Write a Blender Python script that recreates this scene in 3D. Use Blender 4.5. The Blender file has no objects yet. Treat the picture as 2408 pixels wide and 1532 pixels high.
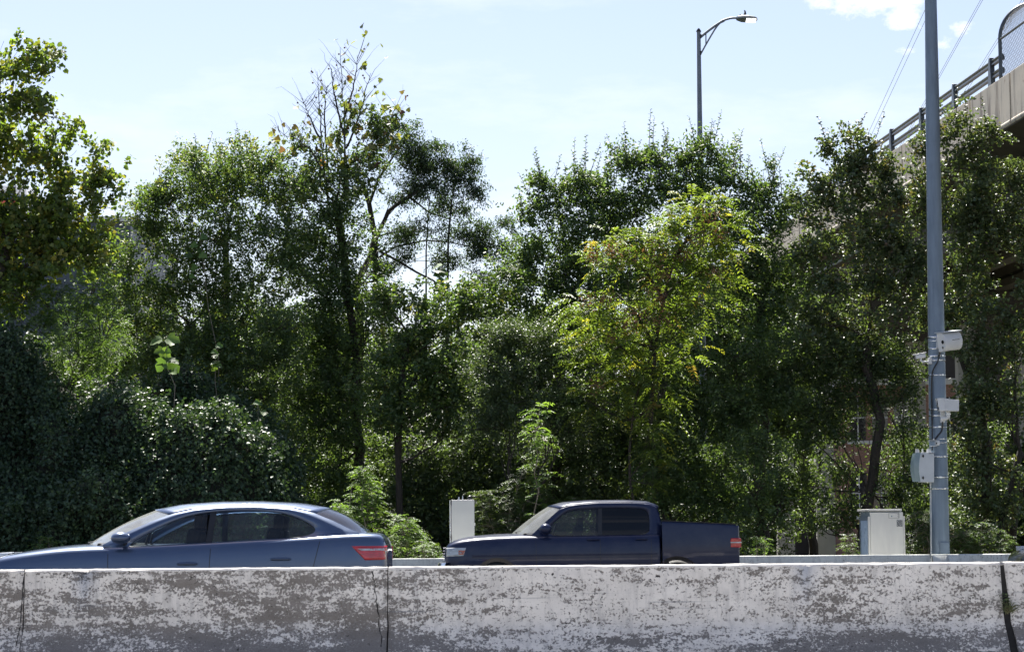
import bpy, bmesh, math, random
import numpy as np
from mathutils import Vector, Matrix
from mathutils.bvhtree import BVHTree
R = math.radians
scene = bpy.context.scene
COL = scene.collection
random.seed(7)
RNG = np.random.default_rng(11)

# ------------------------------------------------------------------ camera
F = 6000.0                      # focal length in pixels of a 2408 x 1532 picture
CX, CY = 1204.0, 766.0
CAMH = 0.92
PITCH, ROLL = math.atan(531 / F), R(0.45)
CAMROT = (Matrix.Rotation(R(90) + PITCH, 3, 'X') @ Matrix.Rotation(-ROLL, 3, 'Z'))
cam_data = bpy.data.cameras.new('camera')
cam_data.sensor_width = 36.0
cam_data.lens = 36.0 * F / 2408.0
cam_data.clip_start = 0.1
cam_data.clip_end = 6000
cam = bpy.data.objects.new('camera', cam_data)
COL.objects.link(cam)
cam.matrix_world = Matrix.Translation((0, 0, CAMH)) @ CAMROT.to_4x4()
scene.camera = cam


def ray(px, py):
    return CAMROT @ Vector(((px - CX) / F, -(py - CY) / F, -1.0))


def at(px, py, Y):
    d = ray(px, py)
    t = Y / d.y
    return Vector((d.x * t, Y, CAMH + d.z * t))


# ------------------------------------------------------------------ objects
def tag(o, label=None, cat=None, group=None, kind=None):
    if label: o['label'] = label
    if cat: o['category'] = cat
    if group: o['group'] = group
    if kind: o['kind'] = kind
    return o


ORIGIN = {}


def empty(name, loc, label, cat, group=None):
    o = bpy.data.objects.new(name, None)
    COL.objects.link(o)
    o.empty_display_size = 0.2
    o.location = loc
    ORIGIN[o.name] = Vector(loc)
    return tag(o, label, cat, group)


def link_mesh(name, me, parent=None, origin=None):
    """Mesh data is already in the local space of its origin."""
    o = bpy.data.objects.new(name, me)
    COL.objects.link(o)
    if parent is not None:
        o.parent = parent
        ORIGIN[o.name] = ORIGIN[parent.name]
    else:
        o.location = origin if origin is not None else (0, 0, 0)
        ORIGIN[o.name] = Vector(o.location)
    return o


class MB:
    """Collects shapes in world space; build() links them as ONE mesh object."""
    def __init__(s):
        s.v, s.f = [], []

    def add(s, verts, faces):
        n = len(s.v)
        s.v += [tuple(p) for p in verts]
        s.f += [tuple(i + n for i in f) for f in faces]
        return s

    def box(s, c, size, rz=0.0, M=None):
        hx, hy, hz = size[0] / 2, size[1] / 2, size[2] / 2
        m = Matrix.Rotation(rz, 3, 'Z') if M is None else M
        c = Vector(c)
        vs = [c + m @ Vector((x * hx, y * hy, z * hz)) for z in (-1, 1) for x, y in ((-1, -1), (1, -1), (1, 1), (-1, 1))]
        return s.add(vs, [(3, 2, 1, 0), (4, 5, 6, 7), (0, 1, 5, 4), (1, 2, 6, 5), (2, 3, 7, 6), (3, 0, 4, 7)])

    def tube(s, pts, radii, n=8, cap=True):
        pts = [Vector(p) for p in pts]
        if not hasattr(radii, '__len__'): radii = [radii] * len(pts)
        rings = []
        up = None
        for i, p in enumerate(pts):
            t = (pts[min(i + 1, len(pts) - 1)] - pts[max(i - 1, 0)])
            t = t.normalized() if t.length > 1e-9 else Vector((0, 0, 1))
            if up is None:
                up = Vector((1, 0, 0)) if abs(t.x) < .9 else Vector((0, 1, 0))
            a = (up - t * up.dot(t)).normalized()
            up = a
            b = t.cross(a)
            rings.append([p + (a * math.cos(2 * math.pi * k / n) + b * math.sin(2 * math.pi * k / n)) * radii[i] for k in range(n)])
        vs = [q for r in rings for q in r]
        fs = []
        for i in range(len(pts) - 1):
            for k in range(n):
                k2 = (k + 1) % n
                fs.append((i * n + k, i * n + k2, (i + 1) * n + k2, (i + 1) * n + k))
        if cap:
            fs.append(tuple(range(n - 1, -1, -1)))
            fs.append(tuple((len(pts) - 1) * n + k for k in range(n)))
        return s.add(vs, fs)

    def prism(s, outline, axis_from, axis_to):
        """outline: list of Vectors; swept by (axis_to - axis_from)."""
        d = Vector(axis_to) - Vector(axis_from)
        n = len(outline)
        vs = [Vector(p) for p in outline] + [Vector(p) + d for p in outline]
        fs = [tuple(range(n - 1, -1, -1)), tuple(range(n, 2 * n))]
        for k in range(n):
            k2 = (k + 1) % n
            fs.append((k, k2, n + k2, n + k))
        return s.add(vs, fs)

    def grid(s, rows):
        n, m = len(rows), len(rows[0])
        vs = [p for r in rows for p in r]
        fs = [(i * m + j, i * m + j + 1, (i + 1) * m + j + 1, (i + 1) * m + j) for i in range(n - 1) for j in range(m - 1)]
        return s.add(vs, fs)

    def sphere(s, c, r, nu=12, nv=8):
        c = Vector(c)
        r = r if hasattr(r, '__len__') else (r, r, r)
        rows = []
        for i in range(nv + 1):
            th = math.pi * i / nv
            rows.append([c + Vector((r[0] * math.sin(th) * math.cos(2 * math.pi * j / nu), r[1] * math.sin(th) * math.sin(2 * math.pi * j / nu), r[2] * math.cos(th))) for j in range(nu + 1)])
        return s.grid(rows)

    def build(s, name, mat, parent=None, smooth=False, bevel=0.0, origin=None, subsurf=0, solid=0.0, seg=2):
        o0 = ORIGIN[parent.name] if parent is not None else (Vector(origin) if origin is not None else Vector((0, 0, 0)))
        me = bpy.data.meshes.new(name)
        bm = bmesh.new()
        vv = [bm.verts.new(Vector(p) - o0) for p in s.v]
        for f in s.f:
            if len(set(f)) > 2:
                try: bm.faces.new([vv[i] for i in f])
                except ValueError: pass
        bmesh.ops.remove_doubles(bm, verts=bm.verts, dist=1e-5)
        bmesh.ops.recalc_face_normals(bm, faces=bm.faces)
        for f in bm.faces: f.smooth = smooth and len(f.verts) <= 4
        bm.to_mesh(me)
        bm.free()
        me.materials.append(mat)
        if smooth and not subsurf: me.set_sharp_from_angle(angle=R(42))
        o = link_mesh(name, me, parent, origin)
        if solid:
            m = o.modifiers.new('solid', 'SOLIDIFY'); m.thickness = solid; m.offset = 0
        if bevel:
            m = o.modifiers.new('bevel', 'BEVEL'); m.width = bevel; m.segments = seg; m.limit_method = 'ANGLE'; m.angle_limit = R(40)
        if subsurf:
            m = o.modifiers.new('sub', 'SUBSURF'); m.levels = subsurf; m.render_levels = subsurf
        return o


# ------------------------------------------------------------------ materials
def newmat(name):
    m = bpy.data.materials.new(name)
    m.use_nodes = True
    nt = m.node_tree
    b = nt.nodes['Principled BSDF']
    return m, nt, b


def N(nt, typ, **kw):
    n = nt.nodes.new(typ)
    ins = kw.pop('ins', {})
    for k, v in kw.items(): setattr(n, k, v)
    for k, v in ins.items():
        n.inputs[k].default_value = v
    return n


def L(nt, a, b):
    nt.links.new(a, b)


def mathn(nt, op, a, b=None, c=None, clamp=False):
    n = nt.nodes.new('ShaderNodeMath'); n.operation = op; n.use_clamp = clamp
    for i, x in enumerate((a, b, c)):
        if x is None: continue
        if isinstance(x, (int, float)): n.inputs[i].default_value = x
        else: L(nt, x, n.inputs[i])
    return n.outputs[0]


def mixc(nt, fac, a, b, blend='MIX'):
    n = nt.nodes.new('ShaderNodeMix'); n.data_type = 'RGBA'; n.blend_type = blend
    for key, x in ((0, fac), (6, a), (7, b)):
        if isinstance(x, (int, float)): n.inputs[key].default_value = x
        elif isinstance(x, tuple): n.inputs[key].default_value = (*x[:3], 1)
        else: L(nt, x, n.inputs[key])
    return n.outputs[2]


def noise(nt, vec, scale, detail=4, rough=.55, mul=None):
    if mul is not None:
        mp = nt.nodes.new('ShaderNodeMapping'); mp.inputs['Scale'].default_value = mul
        L(nt, vec, mp.inputs['Vector']); vec = mp.outputs[0]
    n = nt.nodes.new('ShaderNodeTexNoise'); n.inputs['Scale'].default_value = scale
    n.inputs['Detail'].default_value = detail; n.inputs['Roughness'].default_value = rough
    L(nt, vec, n.inputs['Vector'])
    return n.outputs[0]


def ramp(nt, x, lo, hi, a=0.0, b=1.0):
    n = nt.nodes.new('ShaderNodeMapRange')
    n.inputs[1].default_value = lo; n.inputs[2].default_value = hi
    n.inputs[3].default_value = a; n.inputs[4].default_value = b
    L(nt, x, n.inputs[0])
    return n.outputs[0]


def wpos(nt):
    return nt.nodes.new('ShaderNodeNewGeometry').outputs['Position']


def simple(name, c1, c2=None, scale=6.0, rough=.6, metal=0.0, bump=0.0, bscale=40, mul=(1, 1, 1), spec=.5, coat=0.0, detail=5):
    m, nt, b = newmat(name)
    pos = wpos(nt)
    c2 = c2 or tuple(x * .8 for x in c1)
    f = ramp(nt, noise(nt, pos, scale, detail, .6, mul), .32, .68)
    L(nt, mixc(nt, f, c1, c2), b.inputs['Base Color'])
    rr = ramp(nt, noise(nt, pos, scale * 2.3, 4), .3, .7, max(rough - .08, .02), min(rough + .1, 1))
    L(nt, rr, b.inputs['Roughness'])
    b.inputs['Metallic'].default_value = metal
    b.inputs['Specular IOR Level'].default_value = spec
    if coat: b.inputs['Coat Weight'].default_value = coat; b.inputs['Coat Roughness'].default_value = .04
    if bump:
        bn = N(nt, 'ShaderNodeBump', ins={'Strength': bump, 'Distance': .01})
        L(nt, noise(nt, pos, bscale, 6, .65), bn.inputs['Height'])
        L(nt, bn.outputs[0], b.inputs['Normal'])
    return m


def glassmat(name, tint, refl=1.0, rough=.02, dust_glare=0.0):
    m, nt, b = newmat(name)
    nt.nodes.remove(b)
    out = nt.nodes['Material Output']
    tr = N(nt, 'ShaderNodeBsdfTransparent', ins={'Color': (*tint, 1)})
    gl = N(nt, 'ShaderNodeBsdfGlossy', ins={'Color': (refl, refl, refl, 1), 'Roughness': rough})
    fr = N(nt, 'ShaderNodeFresnel', ins={'IOR': 1.52})
    mx = nt.nodes.new('ShaderNodeMixShader')
    L(nt, fr.outputs[0], mx.inputs[0]); L(nt, tr.outputs[0], mx.inputs[1]); L(nt, gl.outputs[0], mx.inputs[2])
    res = mx.outputs[0]
    if dust_glare:            # dusty film, thickened to whiten the glass like sky glare
        df = N(nt, 'ShaderNodeBsdfDiffuse', ins={'Color': (.6, .6, .58, 1)})
        tl = N(nt, 'ShaderNodeBsdfTranslucent', ins={'Color': (.6, .6, .58, 1)})
        m1 = N(nt, 'ShaderNodeMixShader', ins={0: .4}); L(nt, df.outputs[0], m1.inputs[1]); L(nt, tl.outputs[0], m1.inputs[2])
        m2 = nt.nodes.new('ShaderNodeMixShader')
        L(nt, ramp(nt, noise(nt, wpos(nt), 5, 5, .6), .3, .7, dust_glare * .75, dust_glare * 1.25), m2.inputs[0])
        L(nt, res, m2.inputs[1]); L(nt, m1.outputs[0], m2.inputs[2]); res = m2.outputs[0]
    L(nt, res, out.inputs['Surface'])
    return m


def leafmat(name, trans=.46, rough=.52, spec=.6, tmul=(1.75, 1.68, .58)):
    m, nt, b = newmat(name)
    out = nt.nodes['Material Output']
    at_ = N(nt, 'ShaderNodeAttribute', attribute_name='tint')
    L(nt, at_.outputs['Color'], b.inputs['Base Color'])
    b.inputs['Roughness'].default_value = rough
    b.inputs['Specular IOR Level'].default_value = spec
    tl = nt.nodes.new('ShaderNodeBsdfTranslucent')
    L(nt, mixc(nt, 1.0, at_.outputs['Color'], tmul, 'MULTIPLY'), tl.inputs['Color'])
    mx = nt.nodes.new('ShaderNodeMixShader'); mx.inputs[0].default_value = trans
    L(nt, b.outputs[0], mx.inputs[1]); L(nt, tl.outputs[0], mx.inputs[2])
    L(nt, mx.outputs[0], out.inputs['Surface'])
    return m


M = {}
M['asphalt'] = simple('pale_bounce_paving', (.30, .29, .275), (.25, .24, .23), 3, .85, bump=.5, bscale=120)  # unseen near paving, made pale to bounce sun onto the barrier
M['darkasphalt'] = simple('asphalt', (.05, .05, .052), (.075, .073, .07), 3, .85, bump=.5, bscale=120)
M['ground'] = simple('ground_soil', (.05, .06, .025), (.09, .075, .05), 1.5, .95, bump=.8, bscale=20)
M['galv'] = simple('galvanised_steel', (.20, .255, .32), (.15, .195, .25), 2.2, .5, .45, bump=.05, mul=(5, 5, .6))
M['lampsteel'] = simple('lamp_steel', (.20, .225, .26), (.16, .18, .21), 2, .5, .35)
M['band'] = simple('steel_band', (.75, .77, .8), (.6, .62, .65), 9, .18, 1.0)
M['whitebox'] = simple('cream_enclosure_paint', (.62, .61, .58), (.52, .51, .50), 2.2, .45, bump=.04, mul=(2.5, 2.5, .5))
M['greybox'] = simple('grey_enclosure_paint', (.50, .53, .56), (.44, .47, .5), 3, .35, bump=.03)
M['camwhite'] = simple('camera_housing_paint', (.66, .67, .68), (.58, .59, .6), 5, .35)
M['black'] = simple('black_plastic', (.012, .012, .013), (.02, .02, .022), 8, .35)
M['rubber'] = simple('rubber', (.015, .015, .015), (.025, .025, .025), 12, .7)
M['darkglass'] = simple('lens_glass', (.01, .012, .016), (.015, .016, .02), 5, .05, spec=.8)
M['bark'] = simple('bark', (.026, .022, .018), (.05, .042, .035), 9, .95, bump=.9, bscale=25, mul=(3, 3, .5))
M['palebark'] = simple('pale_twig_bark', (.16, .13, .10), (.24, .21, .17), 9, .9, bump=.4)
M['seed'] = simple('brown_seed_cluster', (.13, .07, .045), (.20, .11, .07), 14, .8)
M['bird'] = simple('bird_feathers', (.03, .03, .034), (.06, .06, .065), 30, .7)
M['wire'] = simple('power_wire', (.25, .27, .30), (.3, .32, .35), 3, .5, .6)
M['chrome'] = simple('chrome', (.8, .8, .8), (.72, .72, .72), 5, .12, 1.0)
M['interior'] = simple('car_interior', (.02, .02, .022), (.035, .034, .034), 8, .8)
M['weedgrass'] = simple('dry_grass_blade', (.12,.11,.05), (.06,.085,.03), 30, .8)
M['leaf'] = leafmat('leaf_surface')
M['leafthin'] = leafmat('thin_backlit_leaf', .50, .48, .55, (1.7, 1.68, .5))
M['leafgloss'] = leafmat('glossy_leaf_surface', .38, .48, .7, (1.75, 1.66, .6))
M['leafsoft'] = leafmat('soft_leaf_surface', .24, .52, .4)
# ------------------------------------------------------------------ light
SUN_AZ, SUN_EL = R(-11), R(57)      # azimuth from +Y, negative = left of the view
sdir = Vector((math.sin(SUN_AZ) * math.cos(SUN_EL), math.cos(SUN_AZ) * math.cos(SUN_EL), math.sin(SUN_EL)))
sl = bpy.data.lights.new('sun', 'SUN')
sl.energy = 5.0
sl.angle = R(.55)
sl.color = (1, .955, .88)
so = bpy.data.objects.new('sun', sl)
COL.objects.link(so)
so.rotation_euler = sdir.to_track_quat('Z', 'Y').to_euler()
so.location = (0, 0, 60)

w = bpy.data.worlds.new('World')
scene.world = w
w.use_nodes = True
nt = w.node_tree
bg = nt.nodes['Background']
sky = nt.nodes.new('ShaderNodeTexSky')
sky.sky_type = 'NISHITA'
sky.sun_disc = False
sky.sun_elevation = SUN_EL
sky.sun_rotation = SUN_AZ
sky.air_density = 1.0
sky.dust_density = .9
sky.ozone_density = 1.2
# a few thin clouds high on the right, by direction
tc = nt.nodes.new('ShaderNodeTexCoord')
gen = tc.outputs['Generated']
def cloud_patch(px, py, sx, sy):
    d = ray(px, py).normalized()
    sub = N(nt, 'ShaderNodeVectorMath', operation='SUBTRACT'); L(nt, gen, sub.inputs[0]); sub.inputs[1].default_value = d
    mul = N(nt, 'ShaderNodeVectorMath', operation='MULTIPLY'); L(nt, sub.outputs[0], mul.inputs[0]); mul.inputs[1].default_value = (F / sx, .1, F / sy)
    ln = N(nt, 'ShaderNodeVectorMath', operation='LENGTH'); L(nt, mul.outputs[0], ln.inputs[0])
    return ramp(nt, ln.outputs['Value'], 0, 1, 1, 0)
patch = None
for a_w, a in ((1.0, (2050, -5, 250, 70)), (1.0, (2125, 35, 80, 60)), (.72, (2262, 68, 60, 40)), (.62, (2215, 105, 80, 45)), (.62, (2140, 118, 70, 34))):
    p = cloud_patch(*a)
    p = mathn(nt, 'MULTIPLY', p, a_w)
    patch = p if patch is None else mathn(nt, 'MAXIMUM', patch, p)
cn = noise(nt, gen, 70, 11, .68, (1, 1, 1.6))
cm = mathn(nt, 'ADD', mathn(nt, 'MULTIPLY', patch, .55), mathn(nt, 'MULTIPLY', cn, .9))
cm = ramp(nt, cm, .68, 1.0)
wisp = ramp(nt, noise(nt, gen, 9, 7, .6, (1, 1, 3.5)), .50, .85, 0, .35)
cm = mathn(nt, 'MAXIMUM', cm, wisp)
skyc = mixc(nt, cm, sky.outputs[0], (9.0, 9.6, 9.6))
skyc = mixc(nt, 1.0, skyc, (1.07, .975, 1.0), 'MULTIPLY')
L(nt, skyc, bg.inputs['Color'])
bg.inputs['Strength'].default_value = .05
vs = scene.view_settings
vs.view_transform = 'Standard'
vs.look = 'None'
vs.exposure = 1.65
vs.gamma = 1.0
scene.render.resolution_x, scene.render.resolution_y = 1024, 651
scene.cycles.max_bounces = 8
scene.cycles.transparent_max_bounces = 16
scene.cycles.use_denoising = True

# ------------------------------------------------------------------ ground
g = MB()
n = 40
rows = []
for i in range(n + 1):
    rows.append([Vector((-3000 + 6000 * j / n, -1500 + 6000 * i / n, -.01)) for j in range(n + 1)])
g.grid(rows)
tag(g.build('ground', M['ground']), kind='structure')
g = MB()
g.grid([[Vector((x, y, .0)) for x in np.linspace(-400, 400, 30)] for y in np.linspace(-16, 20.7, 8)])
tag(g.build('pavement', M['asphalt']), kind='structure')
g = MB()
g.grid([[Vector((x, y, .0)) for x in np.linspace(-400, 400, 30)] for y in np.linspace(20.7, 49.6, 8)])
tag(g.build('road', M['darkasphalt']), kind='structure')


# ------------------------------------------------------------------ concrete barriers
def barrier_mat(name, zlo, zhi, cover, warm=1.0, pits=1.0):
    m, nt, b = newmat(name)
    pos = wpos(nt)
    sep = nt.nodes.new('ShaderNodeSeparateXYZ'); L(nt, pos, sep.inputs[0])
    z = sep.outputs['Z']; x = sep.outputs['X']
    n0 = noise(nt, pos, .38, 2, .5, (1, 1, 1))
    n1 = noise(nt, pos, 1.7, 7, .62, (.8, 1, 4.6))
    n2 = noise(nt, pos, 14, 12, .7, (.85, 1, 1.3))
    n3 = noise(nt, pos, 46, 6, .62, (1, 1, 1.15))
    s = mathn(nt, 'MULTIPLY', n0, .35)
    s = mathn(nt, 'MULTIPLY_ADD', n1, .82, s)
    s = mathn(nt, 'MULTIPLY_ADD', n2, .80, s)
    s = mathn(nt, 'MULTIPLY_ADD', n3, .85, s)
    s = mathn(nt, 'ADD', s, ramp(nt, z, zlo, zhi, -.15, 0))
    s = mathn(nt, 'ADD', s, ramp(nt, x, -4, 4, -.05, .06))
    s = mathn(nt, 'ADD', s, ramp(nt, z, .785, .80, 0, .5))
    paint = ramp(nt, s, 1.34 - cover, 1.43 - cover)
    # thin worn white film left on the bare concrete
    film = ramp(nt, noise(nt, pos, 75, 8, .7), .50, .60, 0, .5)
    cgrey = mixc(nt, ramp(nt, noise(nt, pos, 5, 8, .7), .3, .7), (.155, .138, .122), (.235, .212, .192))
    cgrey = mixc(nt, mathn(nt, 'MULTIPLY', ramp(nt, noise(nt, pos, 110, 3, .6), .56, .66), .55), cgrey, (.07, .066, .064))
    lowgrey = mixc(nt, ramp(nt, z, zlo - .06, zlo + .24, 1, 0), cgrey, (.15, .148, .152))
    cgrey = mixc(nt, mathn(nt, 'MULTIPLY', film, ramp(nt, n1, .35, .6)), lowgrey, (.5, .5, .5))
    cwhite = mixc(nt, ramp(nt, noise(nt, pos, 2.3, 8, .65, (1, 1, 2)), .3, .7), (.79 * warm, .75, .70), (.62 * warm, .585, .545))
    cwhite = mixc(nt, mathn(nt, 'MULTIPLY', ramp(nt, noise(nt, pos, 9, 6, .6, (2.2, 2.2, .25)), .50, .66), .35), cwhite, (.34, .33, .325))
    col = mixc(nt, paint, cgrey, cwhite)
    drip = mathn(nt, 'MULTIPLY', ramp(nt, noise(nt, pos, 4.2, 6, .65, (2.0, 2.0, .10)), .56, .70), ramp(nt, noise(nt, pos, 3, 3), .4, .6))
    col = mixc(nt, mathn(nt, 'MULTIPLY', drip, .5), col, (.10, .092, .085))
    # scattered pits and flakes down to dark aggregate
    pit = ramp(nt, noise(nt, pos, 22, 4, .55), .655, .68)
    pit2 = ramp(nt, noise(nt, pos, 48, 3, .5), .66, .69)
    gate = ramp(nt, noise(nt, pos, 1.7, 4, .6), .42, .58)
    pit = mathn(nt, 'MULTIPLY', mathn(nt, 'MAXIMUM', pit, pit2), mathn(nt, 'MULTIPLY', gate, pits))
    col = mixc(nt, pit, col, (.055, .05, .048))
    # tyre and bumper scrapes along the face
    sc = ramp(nt, noise(nt, pos, 1.0, 4, .6, (.55, 1, 42)), .57, .64)
    scg = mathn(nt, 'MULTIPLY', ramp(nt, z, .40, .46), ramp(nt, z, .56, .62, 1, 0))
    scg = mathn(nt, 'MULTIPLY', scg, ramp(nt, noise(nt, pos, .8, 2), .48, .58))
    col = mixc(nt, mathn(nt, 'MULTIPLY', mathn(nt, 'MULTIPLY', sc, scg), .75), col, (.13, .15, .18))
    L(nt, col, b.inputs['Base Color'])
    b.inputs['Roughness'].default_value = .82
    b.inputs['Specular IOR Level'].default_value = .3
    h = mathn(nt, 'MULTIPLY_ADD', paint, .5, mathn(nt, 'MULTIPLY', noise(nt, pos, 70, 8, .7), .6))
    h = mathn(nt, 'SUBTRACT', h, mathn(nt, 'MULTIPLY', pit, .8))
    bn = N(nt, 'ShaderNodeBump', ins={'Strength': .55, 'Distance': .006}); L(nt, h, bn.inputs['Height'])
    L(nt, bn.outputs[0], b.inputs['Normal'])
    return m


M['nearbar'] = barrier_mat('peeling_whitewash_concrete', .08, .42, .012)
M['farbar'] = barrier_mat('far_whitewash_concrete', .1, .3, .25, .93, .8)
M['crack'] = simple('crack_shadow', (.018, .016, .015), (.03, .028, .026), 20, .95)
M['bevelconc'] = M['nearbar']


def barrier_outline(yc):
    r = .024
    p = [(.305, 0), (.305, .075), (.215, .20), (.148, .30), (.127, .345), (.118, .40), (.079, .81 - r)]
    for k in range(1, 6):
        a = math.pi / 2 * k / 5
        p.append((.079 - r + r * math.cos(a), .81 - r + r * math.sin(a)))
    left = [(-a, z) for a, z in p]
    right = [(a, z) for a, z in reversed(p)]
    return left + right            # from the front foot over the top to the back foot


def barrier_segment(name, x0, x1, yc, mat, label, group, rough_edge=.0, step=.25, lean0=0.0, lean1=0.0, seed=0):
    rnd = random.Random(seed)
    prof = barrier_outline(yc)
    xs = [x0]
    while xs[-1] < x1 - step * 1.4: xs.append(xs[-1] + step)
    xs.append(x1)
    mb = MB()
    rows = []
    for i, x in enumerate(xs):
        row = []
        for (a, z) in prof:
            end = i in (0, len(xs) - 1)
            lean = (lean0 if i == 0 else lean1 if i == len(xs) - 1 else 0) * (.81 - z)
            dx = (rnd.uniform(-1, 1) * rough_edge if end else 0) + lean
            row.append(Vector((x + dx, yc + a, z + ((rnd.uniform(-.003, .003) - (.011 if rnd.random() < .06 else 0)) if z > .78 and not end else 0))))
        rows.append(row)
    mb.grid(rows)
    m = len(prof)
    k = len(mb.v)
    mb.f.append(tuple(range(m)))
    mb.f.append(tuple((len(xs) - 1) * m + j for j in range(m - 1, -1, -1)))
    o = mb.build(name, mat, origin=(0, 0, 0), smooth=False)
    o.data.polygons.foreach_set('use_smooth', [len(p.vertices) == 4 for p in o.data.polygons])
    return tag(o, label, 'barrier', group)


YB = 20.7
def bx(px): return at(px, 1335, YB - .1).x
NEAR = 'concrete barrier segments along the near side of the road'
X1, X2, X3 = bx(56), bx(912), bx(2357)
barrier_segment('concrete_barrier', X1 - 4.2, X1 - .006, YB, M['nearbar'], 'end of a peeling barrier at the left picture edge, left of the wobbly cracked joint', NEAR, .006, .07, seed=1)
b2 = barrier_segment('concrete_barrier', X1 + .006, X2 - .007, YB, M['nearbar'], 'peeling white and grey barrier below the sedan, with a wandering crack near its right end', NEAR, .003, .07, seed=2)
b3 = barrier_segment('concrete_barrier', X2 + .006, X3 - .016, YB, M['nearbar'], 'longest peeling whitewashed barrier, below the pickup truck and the equipment cabinet', NEAR, .004, .07, lean1=.04, seed=3)
barrier_segment('concrete_barrier', X3 + .016, X3 + 4.5, YB, M['nearbar'], 'end of a flaking barrier right of the wide joint with a weed', NEAR, .01, .07, lean0=.10, seed=4)
# dark fill added inside each gap, hiding the sunlit road behind
def dark_gap_fill(parent, x, dx, lean):
    mb = MB()
    prof = [(a * .80, .035 + z * .93) for a, z in barrier_outline(YB)]
    rows = [[Vector((x + o + lean * (.81 - z), YB + a, z)) for a, z in prof] for o in (-dx, dx)]
    mb.grid(rows)
    mb.build('dark_gap_fill', M['crack'], parent)
dark_gap_fill(b2, X1, .03, 0)
dark_gap_fill(b2, X2, .03, 0)
dark_gap_fill(b3, X3, .06, .07)


def crack_strip(parent, px, y0, y1, width, amp, seed, drift=0):
    """a wandering hairline crack, cut as a dark strip 2 mm proud of the face"""
    rnd = random.Random(seed)
    mb = MB()
    rows = []
    k = 34
    off = 0
    for i in range(k + 1):
        z = y0 + (y1 - y0) * i / k
        off += rnd.uniform(-1, 1) * amp
        off *= .93
        t = (.79 - z) / .445
        if z > .40: yy = .079 + (.118 - .079) * (.786 - z) / .386
        elif z > .345: yy = .118 + .009 * (.40 - z) / .055
        elif z > .30: yy = .127 + .021 * (.345 - z) / .045
        else: yy = .148 + .067 * (.30 - z) / .10
        wd = width * rnd.uniform(.35, 1.3)
        x = bx(px) + off + drift * t
        rows.append([Vector((x - wd / 2, YB - yy - .002, z)), Vector((x + wd / 2, YB - yy - .002, z))])
    mb.grid(rows)
    return mb.build('crack', M['crack'], parent)


crack_strip(b2, 873, .775, .18, .009, .007, 5, .07)
crack_strip(b2, 57, .785, .2, .009, .0035, 6, -.03)
# the far barrier, a second carriageway's edge
YF = 50.3
FAR = 'pale barrier segments along the far side of the road'
def fx(px): return at(px, 1308, YF).x
fj = fx(2188)
fh = fx(1400)
barrier_segment('far_concrete_barrier', fh - 9, fh - .01, YF, M['farbar'], 'pale distant barrier glimpsed between the sedan tail and the pickup nose', FAR, .01, .3, seed=8)
barrier_segment('far_concrete_barrier', fh + .01, fj - .03, YF, M['farbar'], 'pale distant barrier with dark chips, in front of the equipment cabinet', FAR, .01, .3, lean1=.1, seed=9)
barrier_segment('far_concrete_barrier', fj + .03, fj + 9, YF, M['farbar'], 'smooth blue-grey distant barrier at the foot of the camera pole, right of its joint', FAR, .01, .3, lean0=.1, seed=10)
# ------------------------------------------------------------------ vehicles
def paintmat(name, c, metal=.35, rough=.32, coat=1.0):
    m, nt, b = newmat(name)
    pos = wpos(nt)
    fl = noise(nt, pos, 900, 2, .5)
    dirt = ramp(nt, noise(nt, pos, 3, 6, .6), .35, .75)
    col = mixc(nt, mathn(nt, 'MULTIPLY', dirt, .10), c, (.22, .21, .2))
    L(nt, col, b.inputs['Base Color'])
    b.inputs['Metallic'].default_value = metal
    L(nt, ramp(nt, fl, .3, .7, rough - .05, rough + .05), b.inputs['Roughness'])
    b.inputs['Coat Weight'].default_value = coat
    b.inputs['Specular IOR Level'].default_value = .5 * coat
    b.inputs['Coat Roughness'].default_value = .05
    return m


M['steelblue'] = paintmat('steel_blue_car_paint', (.05, .085, .165), .5)
M['navy'] = paintmat('navy_car_paint', (.004, .012, .05), .1, .32, .45)
M['graphite'] = paintmat('graphite_car_paint', (.008, .009, .011), .3)
M['carglass'] = glassmat('car_glass', (.55, .63, .65), 1.0, dust_glare=.012)
M['tintglass'] = glassmat('tinted_car_glass', (.035, .04, .05), .8)
M['windscreen'] = glassmat('windscreen_glass', (.62, .70, .70), 1.0, dust_glare=.23)


def lampmat(name, c, rough=.1):
    m, nt, b = newmat(name)
    pos = wpos(nt)
    f = ramp(nt, noise(nt, pos, 30, 2, .5, (.3, 1, 3)), .4, .6)
    L(nt, mixc(nt, f, c, tuple(x * .6 for x in c)), b.inputs['Base Color'])
    b.inputs['Roughness'].default_value = rough
    b.inputs['Coat Weight'].default_value = 1
    return m


M['redlamp'] = lampmat('red_lamp_lens', (.62, .02, .03))
M['clearlamp'] = lampmat('clear_lamp_lens', (.55, .58, .6))
M['amber'] = lampmat('amber_lamp_lens', (.5, .12, .05))
M['rim'] = simple('alloy_rim', (.5, .5, .52), (.42, .42, .44), 5, .3, .9)


def interp(tab, x):
    xs = [t[0] for t in tab]
    return float(np.interp(x, xs, [t[1] for t in tab]))


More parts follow.
